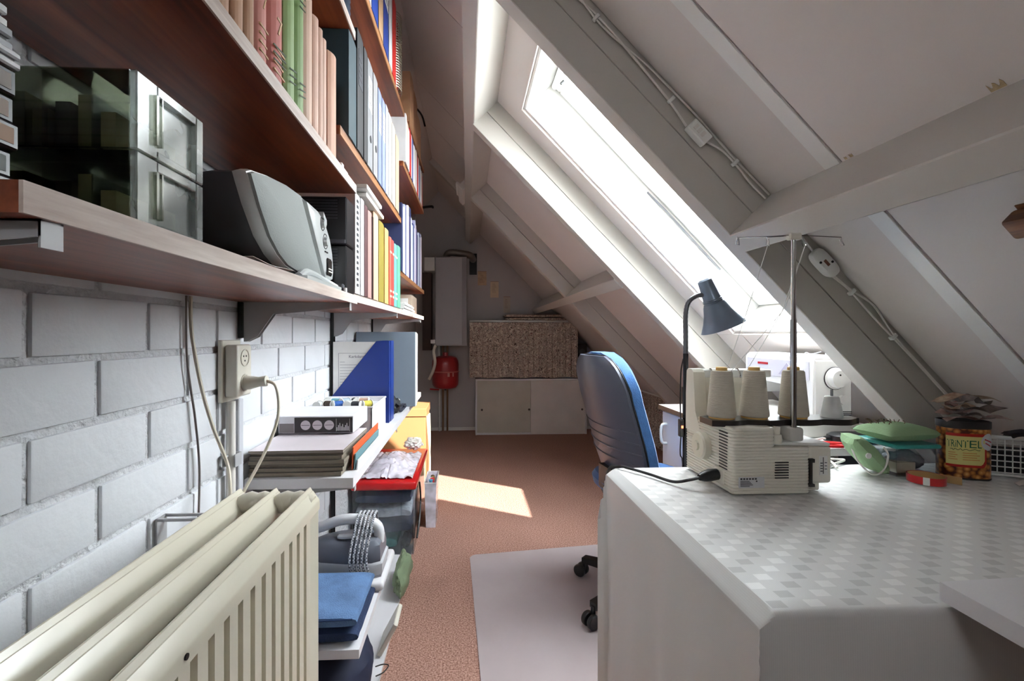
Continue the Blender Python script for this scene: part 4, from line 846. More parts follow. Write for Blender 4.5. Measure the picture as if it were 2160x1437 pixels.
b = BM(); lathe(b, [(.01, 0), (.07, .003), (.12, .018), (.142, .05), (.146, .09), (.146, .27), (.142, .31), (.12, .345), (.07, .36), (.03, .363), (.03, .40), (.012, .404)], 32); part(p, 'tank', b, M('vessel_red', (150, 22, 26), .3, coat=.4), w=False)
b = BM(); lathe(b, [(.146, .186), (.152, .188), (.152, .198), (.146, .2)], 32, cap=False); part(p, 'seam', b, M('vessel_seam', (188, 96, 90), .4), w=False)
b = BM(); prism(b, [(.03, -.1455, .145), (.095, -.112, .145), (.095, -.112, .19), (.03, -.1455, .19)], (0, -.002, 0)); part(p, 'rating_plate', b, M('plate_pink', (200, 150, 142), .6), w=False)
b = BM(); lathe(b, [(.012, -.014), (.012, 0)], 10); part(p, 'drain_stub', b, blackm, w=False)
b = BM(); box(b, -.49, 5.06, .92, -.39, YF - .001, 1.78, bev=.002); solo('backing_board', b, M('dark_brown_board', (66, 48, 44), .6, var=.08), 'dark brown board beside the grey boiler', 'board')
b = BM(); box(b, -.46, 4.94, 1.785, -.345, YF - .001, 1.93, bev=.004); solo('control_box', b, offw, 'small white control box beside the top of the boiler', 'control box')
# low cabinet with two sliding doors
p = root('sliding_cabinet', 'low white cabinet with two sliding doors against the gable wall', 'cabinet', (.71, 5.05, 0)); X0, X1, Y0, Y1, H = .095, 1.32, 4.95, YF - .002, .61
b = BM(); box(b, X0, Y0, H - .018, X1, Y1, H); box(b, X0, Y0, .0, X0 + .016, Y1, H - .018); box(b, X1 - .016, Y0, 0, X1, Y1, H - .018); box(b, X0 + .016, Y0 + .01, .0, X1 - .016, Y1, .018); box(b, X0 + .016, Y1 - .006, .018, X1 - .016, Y1, H - .018); part(p, 'carcass', b, lam)
b = BM(); box(b, X0 + .018, Y0 + .030, .02, .72, Y0 + .044, H - .02, bev=.001); d1 = part(p, 'door', b, M('cab_door_grey', (194, 190, 178), .45), label='beige grey sliding door')
b = BM(); box(b, .70, Y0 + .008, .004, X1 - .018, Y0 + .022, H - .02, bev=.001); d2 = part(p, 'door', b, M('cab_door_white', (216, 211, 206), .45), label='white sliding door')
for d, xx, yy in ((d1, .165, Y0 + .029), (d1, .685, Y0 + .029), (d2, X1 - .05, Y0 + .007)):
    b = BM(); cyl(b, (xx, yy, .27), (xx, yy + .002, .27), .012, n=14); sub(d, 'finger_pull', b, M('pull_dark', (60, 54, 48), .5))
# shelf above it with curtain and folded curtains
b = BM(); box(b, .03, 4.99, 1.232, 1.225, YF - .002, 1.252, bev=.001); solo('curtain_shelf', b, trimw, 'white shelf above the sliding cabinet, hung with a curtain', 'shelf')
def curtain(x0, x1, yy, z0, z1, amp, n, seed=0):
    b = BM()
    def f(u, v):
        x = x0 + (x1 - x0) * u; ph = u * n * 2 * math.pi + .6 * math.sin(u * 9 + seed); k = .55 + .45 * (1 - v)
        return Vector((x, yy + amp * k * math.sin(ph) + amp * .5 * k * math.sin(2.3 * ph + 1), z0 + (z1 - z0) * v + .006 * (1 - v) * math.sin(u * 23)))
    grid(b, f, 160, 8, .002); return b
b = curtain(.03, 1.225, 4.968, .622, 1.228, .006, 17); solo('floral_curtain', b, floralm, 'gathered floral curtain hanging above the sliding cabinet', 'curtain')
for k, (x0, x1, y0, z, h, lb) in enumerate(((.43, 1.17, 5.0, 1.253, .03, 'folded floral cushion lying on the curtain shelf'), (.41, 1.13, 5.01, 1.284, .036, 'folded floral curtain on top of the cushion'))):
    b = BM(); folded(b, x0, x1, y0, YF - .02, z, h, 1, 7 + k); solo('folded_curtain', b, floralm, lb, 'cloth')
# curtain in front of the low eaves space, hung along its rail
b = BM()
def eav(u, v):
    y = 2.36 + 2.83 * u; ph = u * 34 * 2 * math.pi
    return Vector((1.83 + .012 * math.sin(ph) * (1.2 - v), y, .012 + .485 * v))
grid(b, eav, 240, 6, .002); solo('eaves_curtain', b, floralm, 'long floral curtain hiding the low eaves space', 'curtain')
b = BM(); box(b, 1.822, 2.3, .500, 1.84, YF - .002, .515); solo('curtain_rail', b, trimw, 'white rail under the rafters above the long floral curtain', 'rail')
p = root('loudspeaker', 'small black loudspeaker between cabinet shelf and roof slope', 'loudspeaker', (1.29, 5.1, .0)); b = BM(); box(b, 1.236, 5.02, .80, 1.34, YF - .003, .99, bev=.004); part(p, 'cabinet', b, black); b = BM(); lathe(b, [(.035, 0), (.038, -.004), (.01, .006)], 20, Matrix.Translation((1.288, 5.018, .90)) @ Matrix.Rotation(math.pi / 2, 4, 'X')); part(p, 'cone', b, M('cone_grey', (60, 60, 62), .6))
b = BM(); box(b, 1.236, 5.05, .612, 1.34, YF - .003, .799); part(p, 'pedestal', b, black)
# notes pinned on the gable
for (x0, x1, z0, z1, m, lb) in ((.125, .225, 1.66, 1.82, M('note_tan', (198, 170, 140), .8, var=.15, sc=30), 'tan printed note pinned nearest the flue plate'), (.27, .365, 1.52, 1.705, paperb, 'white note with curled corner pinned on the gable'), (.42, .50, 1.345, 1.53, M('note_grey', (188, 176, 162), .8), 'grey framed card pinned lowest on the gable')):
    p = root('pinned_note', lb, 'note', ((x0 + x1) / 2, YF - .004, z0)); b = BM()
    grid(b, lambda u, v: Vector((x0 + (x1 - x0) * u, YF - .003 - .02 * max(0, u - .6) * max(0, .35 - v), z0 + (z1 - z0) * v)), 6, 6, .0008); part(p, 'sheet', b, m)
    b = BM()
    for q in range(8): box(b, x0 + .018, YF - .0062, z1 - .03 - q * .014, x0 + .018 + (x1 - x0 - .04) * (.6 + .4 * ((q * 5) % 4) / 4), YF - .0052, z1 - .0275 - q * .014)
    tag(part(p, 'writing', b, M('brown_ink', (140, 112, 92), .8)), kind='stuff')
    b = BM(); box(b, x0, YF - .006, z1 - .004, x1, YF - .004, z1); part(p, 'tape', b, M('tape_brown', (150, 108, 82), .6))
# white handle-like lamp on the upper purlin and a black hook
mx = Matrix(((CA, 0, SA, 0), (0, 1, 0, 0), (-SA, 0, CA, 2.41), (0, 0, 0, 1)))
p = root('purlin_lamp', 'slim white lamp fitting fixed on the side of the upper purlin', 'lamp', R(.12, 3.7, -.16)); b = BM(); box(b, .098, 3.40, -.19, .148, 3.80, -.10, bev=.004, mx=mx); part(p, 'base', b, trimw)
b = BM(); tube(b, smooth_path([R(.10, 3.47, -.16), R(.07, 3.47, -.165), R(.065, 3.5, -.165), R(.065, 3.70, -.165), R(.07, 3.73, -.165), R(.10, 3.73, -.16)], 4), .012, 8); part(p, 'tube', b, offw)
b = BM(); tube(b, smooth_path([(-.55, 4.3, 2.28), (-.45, 4.3, 2.285), (-.33, 4.3, 2.30), (-.325, 4.3, 2.285)], 4), .012, 8); box(b, -.574, 4.285, 2.262, -.548, 4.315, 2.30); solo('wall_hook', b, blackm, 'black hook sticking out of the wall near the gable', 'hook')
b = BM(); tube(b, smooth_path([(-.572, 2.4, 2.40), (-.45, 2.45, 2.42), (-.36, 2.6, 2.44), (-.28, 2.75, 2.43), (-.255, 2.8, 2.37)], 5), .006, 6); solo('black_cable', b, wireb, 'short black cable curling off the top of the shelves', 'cable')

# ------------------------------------------------------------------ chair mat and swivel chair
b = BM(); cs = [(.045, 1.05), (.012, 2.264)]; poly = []
def corner(cx, cy, r, a0, a1, n=6): return [(cx + r * math.cos(math.radians(a0 + (a1 - a0) * i / n)), cy + r * math.sin(math.radians(a0 + (a1 - a0) * i / n))) for i in range(n + 1)]
poly = corner(.085, 1.42, .04, 270, 180) + corner(.055, 2.225, .04, 176, 84) + corner(.90, 2.325, .04, 84, 0) + corner(.90, 1.42, .04, 0, -90)
prism(b, [(x, y, .001) for x, y in poly[::-1]], (0, 0, .003)); solo('chair_mat', b, M('mat_plastic', (184, 172, 173), .32, var=.05, sc=3, rgb2=(172, 158, 158)), 'pale grey plastic mat on the carpet under the swivel chair', 'mat')
CH = (.672, 1.83)
p = root('swivel_chair', 'blue upholstered swivel chair with grey plastic back shell', 'chair', (CH[0], CH[1], .004), math.radians(9))
def cx(z):
    P = [(.50, -.13), (.60, -.165), (.68, -.185), (.76, -.208), (.85, -.235), (.93, -.252), (1.02, -.262)]
    for (a, xa), (b_, xb) in zip(P, P[1:]):
        if z <= b_: return xa + (xb - xa) * (z - a) / (b_ - a)
    return P[-1][1]
def hw(z):
    w = .222 - .02 * max(0, (.66 - z)) * 4
    if z > .86: w *= math.sqrt(max(.02, 1 - ((z - .86) / .165) ** 2.6)) * .9 + .1
    return w
def backsurf(off, wk=1.0, z0=.52, z1=1.018):
    def f(u, v):
        z = z0 + (z1 - z0) * v; s = 2 * u - 1; ww = hw(z) * wk
        return Vector((cx(z) + .062 + .045 * (s * s) * (.5 + .5 * min(1, (1.02 - z) * 6 + .2)) + off * (1 - .5 * abs(s) ** 6), s * ww, z))
    return f
def thickback(off0, off1, wk, z0, z1, n=20, m=26):
    b = BM(); A = [[b.verts.new(backsurf(off0, wk, z0, z1)(i / n, j / m)) for j in range(m + 1)] for i in range(n + 1)]; B = [[b.verts.new(backsurf(off1, wk, z0, z1)(i / n, j / m)) for j in range(m + 1)] for i in range(n + 1)]
    for i in range(n):
        for j in range(m): b.faces.new((A[i][j], A[i][j + 1], A[i + 1][j + 1], A[i + 1][j])); b.faces.new((B[i][j], B[i + 1][j], B[i + 1][j + 1], B[i][j + 1]))
    for i in range(n): b.faces.new((A[i][0], A[i + 1][0], B[i + 1][0], B[i][0])); b.faces.new((A[i][m], B[i][m], B[i + 1][m], A[i + 1][m]))
    for j in range(m): b.faces.new((A[0][j], B[0][j], B[0][j + 1], A[0][j + 1])); b.faces.new((A[n][j], A[n][j + 1], B[n][j + 1], B[n][j]))
    return b
shellm = M('chair_shell', (72, 77, 92), .38, var=.04); bluef = M('blue_upholstery', (38, 90, 146), .9, var=.10, sc=60, bump=.25, bsc=300, sheen=.3)
b = thickback(-.006, .018, .97, .50, 1.012); sh = part(p, 'back_shell', b, shellm, w=False)
b = thickback(.0185, .027, .99, .51, 1.016); part(p, 'gasket', b, black, w=False)
b = thickback(.028, .098, 1.0, .515, 1.024); part(p, 'back_cushion', b, bluef, w=False)
for zz in (.735, .695, .655, .612):
    b = BM(); tube(b, [backsurf(-.0065, .97, .50, 1.012)(i / 16, (zz - .50) / .512) for i in range(17)], .0035, 6); sub(sh, 'rib', b, shellm)
b = BM(); prism(b, [(-.09, -.06, .42), (-.115, -.06, .47), (-.115, -.06, .56), (-.09, -.06, .56), (-.09, -.06, .50), (-.07, -.06, .44), (.0, -.06, .43), (.0, -.06, .42)], (0, .12, 0)); part(p, 'back_support', b, black, w=False)
b = BM(); rings = []
for zz, k in ((.445, .9), (.455, 1.0), (.485, 1.03), (.505, .97), (.512, .8)): rings.append([(.085 + .195 * k * math.copysign(abs(math.cos(a)) ** .55, math.cos(a)), .225 * k * math.copysign(abs(math.sin(a)) ** .55, math.sin(a)), zz) for a in [2 * math.pi * i / 36 for i in range(36)]])
ring_loft(b, rings); part(p, 'seat_cushion', b, bluef, w=False)
b = BM(); ring_loft(b, [[(.095 + .172 * k * math.copysign(abs(math.cos(a)) ** .55, math.cos(a)), .2 * k * math.copysign(abs(math.sin(a)) ** .55, math.sin(a)), zz) for a in [2 * math.pi * i / 36 for i in range(36)]] for zz, k in ((.415, .7), (.43, .95), (.4445, .98))]); part(p, 'seat_shell', b, black, w=False)
b = BM(); lathe(b, [(.03, .075), (.03, .26), (.018, .262), (.018, .42)], 18, Matrix.Translation((.07, -.02, 0))); part(p, 'gas_column', b, blackm, w=False)
for k in range(5):
    a = math.radians(198 + 72 * k); d = Vector((math.cos(a), math.sin(a), 0)); n_ = Vector((-d.y, d.x, 0)); hub = Vector((.07, -.02, 0))
    b = BM(); ring_loft(b, [[hub + Vector((0, 0, z)) + d * r + n_ * (w * s1) + Vector((0, 0, h * s2)) for s1, s2 in ((-1, -1), (1, -1), (1, 1), (-1, 1))] for r, z, w, h in ((.02, .10, .028, .022), (.16, .092, .022, .017), (.305, .078, .018, .012))]); lg = part(p, 'base_leg', b, black, w=False)
    c = hub + d * .305; b = BM()
    for s_ in (-1, 1):
        q = c + n_ * (.016 * s_) + d * .012; lathe(b, [(.008, -.010), (.024, -.010), (.027, -.006), (.027, .006), (.024, .010), (.008, .010)], 20, Matrix.Translation((q.x, q.y, .0275)) @ n_.to_track_quat('Z', 'Y').to_matrix().to_4x4())
    cyl(b, (c.x, c.y, .03), (c.x, c.y, .078), .009, n=10); sub(lg, 'caster', b, black)

# ------------------------------------------------------------------ sewing table under its cloth
TX0, TX1, TY0, TY1, TZ = .375, 1.585, .565, 1.21, .738
p = root('work_table', 'sturdy table hidden under the white tablecloth', 'table', ((TX0 + TX1) / 2, (TY0 + TY1) / 2, 0)); tw = M('table_white', (214, 212, 208), .5)
b = BM(); box(b, TX0 + .027, TY0 + .012, TZ - .03, TX1, TY1 - .012, TZ - .003, bev=.004); part(p, 'tabletop', b, tw)
for x, y in ((TX0 + .06, TY0 + .06), (TX1 - .35, TY0 + .06), (TX0 + .06, TY1 - .07), (TX1 - .35, TY1 - .07)):
    b = BM(); box(b, x - .02, y - .02, 0, x + .02, y + .02, TZ - .0305, bev=.002); part(p, 'leg', b, tw)
b = BM(); box(b, TX0 + .06, TY0 + .05, TZ - .10, TX1 - .33, TY0 + .07, TZ - .0305); box(b, TX0 + .06, TY1 - .07, TZ - .10, TX1 - .33, TY1 - .05, TZ - .0305); part(p, 'apron', b, tw)
def cloth():
    bm_ = BM(); uvl = bm_.loops.layers.uv.new('UVMap'); r = .009; drop = .60; dropf = .12
    ch = .030
    def prof_left(a):
        """the left side folds over a broad chamfer before it hangs"""
        if a <= 0: return 0.0, 0.0
        if a < ch: return a * .80, a * .60
        return ch * .80, ch * .60 + (a - ch)
    def prof(a, full):
        """signed arc length outside the top -> (outward, down)"""
        if a <= 0: return 0.0, 0.0
        q = r * math.pi / 2
        if a < q: th = a / r; return r * math.sin(th), r * (1 - math.cos(th))
        return r, r + (a - q)
    W, D = TX1 - TX0 - ch * .8, TY1 - TY0 - 2 * r
    A = [-drop, -.45, -.33, -.22, -.14, -.09, -.06, -.045, -.036, -.0302, -.0298, -.02, -.0135, -.009, -.005, 0] + [W * i / 44 for i in range(1, 45)]
    B = [-drop, -.45, -.33, -.22, -.14, -.09, -.06, -.045, -.036, -.0302, -.0298, -.02, -.0135, -.009, -.005, 0] + [D * i / 26 for i in range(1, 27)] + [D + q for q in (.004, .009, .0135, .02, .036, .05, .08, dropf)]
    V = {}
    for i, a in enumerate(A):
        for j, c in enumerate(B):
            ox, dx = prof_left(-a); oy, dy = prof(-c if c < 0 else (c - D if c > D else 0), 0)
            sy = -1 if c < 0 else 1
            mn = min(dx, dy); mxd = max(dx, dy)
            x = TX0 + ch * .8 + max(a, 0) - ox; y = TY0 + r + min(max(c, 0), D) + sy * oy
            zz = TZ + .002 - mxd - .18 * mn
            if mn > .01: x -= .16 * (mn - .01) * (1 if dx >= dy else .7); y += sy * .20 * (mn - .01)
            # soft folds on the hanging sides, faint waves on the top
            if dx > .03 and mn < .02: x += .010 * min(1, dx * 3) * (math.sin(c * 21 + .6) + .6 * math.sin(c * 43)) * .8 - .012 * dx
            if dy > .03 and mn < .02: y += sy * (.006 * min(1, dy * 3) * math.sin(a * 17) + .01 * dy)
            if dx == 0 and dy == 0: zz += .0012 * noise.noise(Vector((a * 6, c * 6, 0)))
            V[i, j] = bm_.verts.new((x, y, zz))
    for i in range(len(A) - 1):
        for j in range(len(B) - 1):
            f = bm_.faces.new((V[i, j], V[i + 1, j], V[i + 1, j + 1], V[i, j + 1]))
            for lp, (ii, jj) in zip(f.loops, ((i, j), (i + 1, j), (i + 1, j + 1), (i, j + 1))): lp[uvl].uv = (A[ii], B[jj])
    return bm_
b = cloth(); solo('tablecloth', b, clothm, 'white tablecloth with woven squares draped over the work table', 'tablecloth')
ZT = TZ + .0035
# white side board at the near edge
p = root('side_board', 'thick white board set over the near edge of the tablecloth', 'board', (.95, .35, 0)); b = BM(); prism(b, [(.63, .575, ZT + .004), (1.25, .60, ZT + .004), (1.25, .05, ZT + .004), (.615, .05, ZT + .004)], (0, 0, .024)); part(p, 'top', b, lam)
b = BM(); box(b, .70, .08, 0, .74, .12, ZT + .0035); part(p, 'leg', b, lam); b = BM(); box(b, 1.18, .08, 0, 1.22, .12, ZT + .0035); part(p, 'leg', b, lam)

# ------------------------------------------------------------------ overlock machine (its back towards us)
p = root('overlock_machine', 'cream overlock sewing machine with ribbed casing on the tablecloth', 'sewing machine', (.69, 1.09, ZT))
sc_ = M('machine_cream', (222, 217, 203), .35, var=.012); dk = M('slit_dark', (38, 36, 34), .6)
x0, x1, y0, y1, z0 = .588, .765, .978, 1.19, ZT + .003
def rib_block(bm_, x0, x1, y0, y1, z0, z1, n, amp=.0022):
    rings = []; m = n * 4
    for i in range(m + 1):
        t = i / m; zz = z0 + (z1 - z0) * t; o = amp * (abs(math.sin(math.pi * n * t)) ** .6) if 0 < i < m else 0
        r = .006; pts = []
        for cx_, cy_, a0 in ((x1 - r, y1 - r, 0), (x0 + r, y1 - r, 90), (x0 + r, y0 + r, 180), (x1 - r, y0 + r, 270)):
            for k in range(4):
                a = math.radians(a0 + 30 * k); pts.append((cx_ + (r + o) * math.cos(a), cy_ + (r + o) * math.sin(a), zz))
        rings.append(pts)
    ring_loft(bm_, rings)
b = BM(); rib_block(b, x0, x1 - .002, y0, y1, z0, ZT + .106, 15); body = part(p, 'lower_casing', b, sc_)
b = BM(); rib_block(b, x0, x0 + .095, y0, y1 - .06, ZT + .1062, ZT + .150, 6); part(p, 'upper_casing', b, sc_)
b = BM(); prism(b, [(x0 - .002, 1.11, ZT + .1065), (x0 - .002, 1.19, ZT + .1065), (x0 - .002, 1.19, ZT + .20), (x0 - .002, 1.185, ZT + .262), (x0 - .002, 1.178, ZT + .268), (x0 - .002, 1.16, ZT + .268), (x0 - .002, 1.15, ZT + .26), (x0 - .002, 1.14, ZT + .16)], (.03, 0, 0)); part(p, 'end_pillar', b, sc_)
b = BM(); prism(b, [(x0 + .028, 1.165, ZT + .1065), (x0 + .028, 1.205, ZT + .1065), (x0 + .028, 1.215, ZT + .20), (x0 + .028, 1.208, ZT + .262), (x0 + .028, 1.165, ZT + .266), (x0 + .028, 1.16, ZT + .255), (x0 + .028, 1.163, ZT + .24)], (.145, 0, 0)); fc = part(p, 'front_tower', b, sc_)
b = BM(); box(b, x0 + .02, 1.160, ZT + .244, x0 + .215, 1.205, ZT + .265, bev=.004, seg=2); part(p, 'top_rail', b, M('machine_white', (226, 226, 222), .3))
b = BM(); prism(b, [(x0 + .10, y0 + .02, ZT + .107), (x1 + .05, y0 + .004, ZT + .107), (x1 + .05, y1 - .02, ZT + .107), (x0 + .10, y1 - .03, ZT + .107)], (0, 0, .006)); part(p, 'bed_plate', b, MATS['machine_white'])
b = BM(); box(b, x1, y0 + .004, ZT + .022, x1 + .056, y1 - .02, ZT + .1065, bev=.008, seg=3); wc = part(p, 'end_cover', b, sc_)
b = BM(); box(b, x1 + .006, y0 + .02, ZT + .002, x1 + .04, y1 - .03, ZT + .0215, bev=.003); part(p, 'end_foot', b, sc_)
b = BM(); box(b, x1 - .0005, y0 - .002, ZT + .02, x1 + .006, y0 + .004, ZT + .08, bev=.001); box(b, x1 - .003, y0 - .004, ZT + .072, x1 + .009, y0 + .004, ZT + .08); box(b, x1 - .003, y0 - .004, ZT + .018, x1 + .009, y0 + .004, ZT + .024); part(p, 'latch', b, dk)
b = BM(); box(b, x1 + .025, y0 + .0028, ZT + .042, x1 + .044, y0 + .0042, ZT + .085); st_ = part(p, 'side_sticker', b, paper)
b = BM()
box(b, x1 + .033, y0 + .002, ZT + .045, x1 + .0342, y0 + .003, ZT + .082)
for q in range(4): box(b, x1 + .027, y0 + .002, ZT + .05 + q * .006, x1 + .032, y0 + .003, ZT + .052 + q * .006)
for q in range(3): box(b, x1 + .037, y0 + .002, ZT + .055 + q * .007, x1 + .042, y0 + .003, ZT + .0565 + q * .007)
tag(sub(st_, 'print', b, ink), kind='stuff')
for q in range(7):
    b = BM(); zz = ZT + .038 + q * .0057; box(b, x0 + .095, y0 - .0034, zz, x0 + .126, y0 + .002, zz + .0022); sub(body, 'vent_slit', b, dk)
for q in range(13):
    b = BM(); zz = ZT + .052 + q * .0068; box(b, x0 - .0034, y0 + .018, zz, x0 + .002, y0 + .050, zz + .0022); sub(body, 'vent_slit', b, dk)
b = BM(); box(b, x0 + .012, y0 - .0036, ZT + .018, x0 + .070, y0 - .001, ZT + .042); st_ = part(p, 'rating_label', b, M('label_silver', (204, 204, 206), .5))
b = BM()
for q in range(6): box(b, x0 + .015 + q * .0066, y0 - .0041, ZT + .0365, x0 + .0192 + q * .0066, y0 - .0034, ZT + .0400)
for q in range(5): box(b, x0 + .015, y0 - .0041, ZT + .0215 + q * .0028, x0 + .036 + .010 * ((q * 3) % 4) / 4, y0 - .0034, ZT + .0228 + q * .0028)
cyl(b, (x0 + .052, y0 - .0041, ZT + .033), (x0 + .052, y0 - .0034, ZT + .033), .0018, n=10); tag(sub(st_, 'print', b, ink), kind='stuff')
b = BM(); lathe(b, [(.0, 0), (.031, 0), (.033, .003), (.033, .016), (.029, .02), (.012, .021), (.012, .026), (.0, .026)], 28, Matrix.Translation((x0 - .001, y0 + .115, ZT + .085)) @ Matrix.Rotation(-math.pi / 2, 4, 'Y')); part(p, 'handwheel', b, M('wheel_cream', (214, 208, 190), .35))
b = BM(); box(b, x0 - .004, y0 + .03, ZT + .014, x0 + .002, y0 + .07, ZT + .05, bev=.002); part(p, 'inlet', b, sc_)
b = BM(); lathe(b, [(.011, 0), (.013, .008), (.011, .02), (.006, .022)], 14, Matrix.Translation((x0 + .107, y0 + .012, ZT + .113))); cyl(b, (x0 + .107, y0 + .012, ZT + .133), (x0 + .11, y0 + .014, ZT + .150), .008, n=10); part(p, 'tension_knob', b, sc_)
for q in range(4):
    xx = x0 + .052 + q * .036; b = BM(); tube(b, smooth_path([(xx, 1.175, ZT + .262), (xx - .004, 1.158, ZT + .268), (xx, 1.152, ZT + .255), (xx + .003, 1.155, ZT + .245)], 4), .0018, 6); part(p, 'thread_hook', b, chrome)
b = BM(); box(b, x0 + .045, 1.157, ZT + .17, x0 + .085, 1.1615, ZT + .205); nl = part(p, 'notice', b, paper); b = BM()
box(b, x0 + .047, 1.1558, ZT + .197, x0 + .083, 1.1572, ZT + .203)
for q in range(4): box(b, x0 + .047, 1.1558, ZT + .174 + q * .0055, x0 + .083, 1.1572, ZT + .1755 + q * .0055)
tag(sub(nl, 'print', b, ink), kind='stuff')
# spool stand: dark lobed plate, telescopic pole, thread guide
pz = ZT + .1515; py = 1.04; pp = .998
b = BM(); n = 60; up = []; lo = []
for i in range(n + 1):
    t = i / n; x = .560 + .362 * t; w = .026 + .010 * abs(math.cos(math.pi * (t * 4 - .45))) - (.012 * max(0, t - .9) * 10)
    up.append((x, py + w, pz)); lo.append((x, py - w, pz))
prism(b, [(x, y, z - .004) for x, y, z in up + lo[::-1]], (0, 0, .0135)); part(p, 'spool_plate', b, M('stand_dark', (40, 35, 35), .3, coat=.3))
b = BM(); box(b, .726, pp - .011, pz - .036, .760, py + .016, pz - .0045, bev=.006, seg=2); part(p, 'stand_bracket', b, M('bracket_grey', (196, 193, 186), .4))
b = BM(); tube(b, [(.742, pp, pz - .02), (.742, pp, pz + .24), (.742, pp, pz + .2401), (.742, pp, pz + .425)], [.0065, .0065, .005, .005], 14); part(p, 'pole', b, chrome)
b = BM(); box(b, .728, pp - .008, pz + .421, .758, pp + .008, pz + .437, bev=.003); part(p, 'pole_head', b, cream)
for q, (xa, dy) in enumerate(((.607, .0), (.682, .0), (.768, 0), (.852, 0))):
    b = BM(); xs = .730 if q < 2 else .756; ya = pp + (-.004 if q % 3 == 0 else .004)
    zz = pz + .431; s_ = 1 if q > 1 else -1; tube(b, [(xs, ya, zz), (xa, ya, zz - (.007 if q == 0 else .003)), (xa, ya - .001, zz - .012), (xa + .004 * s_, ya - .004, zz - .022), (xa - .003 * s_, ya - .004, zz - .024), (xa - .004 * s_, ya, zz - .008)], .0011, 6); part(p, 'guide_wire', b, chrome)
for q, pts in enumerate((((.682, pp, pz + .41), (.678, 1.07, pz + .26), (.676, 1.155, ZT + .26)), ((.770, pp, pz + .41), (.752, 1.05, pz + .26), (.69, 1.155, ZT + .262)), ((.770, pp, pz + .41), (.778, 1.07, pz + .28), (.73, 1.155, ZT + .26)))):
    b = BM(); tube(b, pts, .0008, 5); part(p, 'thread', b, offw)
b = BM(); cyl(b, (.868, py, pz + .0095), (.868, py, pz + .075), .003, n=8); part(p, 'spool_pin', b, steelg)
b = BM(); lathe(b, [(.0225, 0), (.023, .003), (.015, .048), (.013, .050)], 20, Matrix.Translation((.868, py, pz + .0097))); part(p, 'cone_holder', b, CLEAR('frosted_cone', (240, 242, 242), .6, .3, (230, 230, 228)))
for q, x in enumerate((.598, .677, .773)):
    p2 = root('thread_cone', ['grey-beige thread cone standing at the handwheel end of the stand', 'grey-beige thread cone in the middle of the stand', 'grey-beige thread cone standing just past the chrome pole'][q], 'thread cone', (x, py, pz + .0098))
    b = BM(); lathe(b, [(.0295, .004), (.0315, .006), (.0315, .012), (.023, .108), (.021, .111), (.012, .112)], 28); part(p2, 'thread', b, M('cone_thread', (206, 198, 182), .85, var=.03, sc=10, bump=.5, bsc=160, stretch=(.2, .2, 6)), w=False)
    b = BM(); lathe(b, [(.028, 0), (.028, .0045), (.010, .0046), (.010, .1099), (.0125, .110), (.0125, .118), (.0105, .120)], 20); part(p2, 'core', b, M('core_yellow', (222, 180, 104), .5), w=False)
p = root('power_lead', 'black power lead plugged into the overlock machine', 'power lead', (.5, 1.05, ZT))
b = BM(); tube(b, [(.582, 1.032, ZT + .032), (.565, 1.030, ZT + .031), (.548, 1.026, ZT + .029), (.535, 1.022, ZT + .028)], [.013, .014, .012, .007], 12); part(p, 'plug', b, black)
b = BM(); tube(b, smooth_path([(.538, 1.023, ZT + .028), (.515, 1.03, ZT + .02), (.49, 1.06, ZT + .007), (.46, 1.12, ZT + .006), (.425, 1.17, ZT + .007), (.405, 1.20, ZT + .004), (.39, 1.24, ZT - .02), (.385, 1.26, ZT - .12), (.39, 1.27, .35), (.40, 1.275, .006)], 7), .0036, 8); part(p, 'cable', b, wireb)

# ------------------------------------------------------------------ desk behind, sewing machine, lamp
p = root('desk', 'white desk with brown-edged top under the roof window', 'desk', (1.2, 1.76, 0)); DX, DY0, DY1, DZ = .955, 1.33, 2.225, .75
b = BM(); box(b, DX + .002, DY0, DZ - .022, 1.55, DY1, DZ, bev=.0008); top = part(p, 'top', b, M('desk_white', (222, 220, 216), .35))
b = BM(); box(b, DX, DY0, DZ - .022, DX + .0025, DY1, DZ - .001); sub(top, 'edge_band', b, M('edge_brown', (134, 104, 78), .5))
b = BM(); box(b, .985, 1.80, .04, 1.42, 2.205, DZ - .0225, bev=.001); part(p, 'pedestal', b, lam)
b = BM(); box(b, .966, 1.81, .06, .984, 2.2, DZ - .03, bev=.0015); dr = part(p, 'door', b, lam)
b = BM(); tube(b, smooth_path([(.967, 2.155, .665), (.945, 2.155, .662), (.938, 2.155, .64), (.938, 2.155, .60), (.945, 2.155, .575), (.967, 2.155, .572)], 4), .007, 10); sub(dr, 'handle', b, offw)
b = BM(); box(b, .985, 1.80, 0, 1.42, 2.205, .0395); part(p, 'plinth', b, dk)
b = BM(); box(b, 1.36, 1.335, 0, 1.38, 1.6, DZ - .0225); part(p, 'end_panel', b, dk)
p = root('sewing_machine', 'white domestic sewing machine with handwheel on the desk', 'sewing machine', (1.24, 1.64, DZ))
SX0, SX1, SY0, SY1 = 1.165, 1.30, 1.47, 1.85; zb = DZ + .001; H = .275
mw = M('sewing_white', (228, 227, 226), .3, var=.01); mg = M('sewing_grey', (206, 204, 200), .35)
b = BM(); prism(b, [(SX0, SY0, zb + .072), (SX0, SY0 + .13, zb + .072), (SX0, SY0 + .15, zb + .17), (SX0, SY1 - .11, zb + .175), (SX0, SY1 - .10, zb + .12), (SX0, SY1, zb + .12), (SX0, SY1, zb + H - .015), (SX0, SY1 - .015, zb + H), (SX0, SY0 + .012, zb + H), (SX0, SY0, zb + H - .012)], (SX1 - SX0, 0, 0)); bmesh.ops.bevel(b, geom=list(b.edges), offset=.006, segments=2, affect='EDGES'); bod = part(p, 'arm_and_column', b, mw)
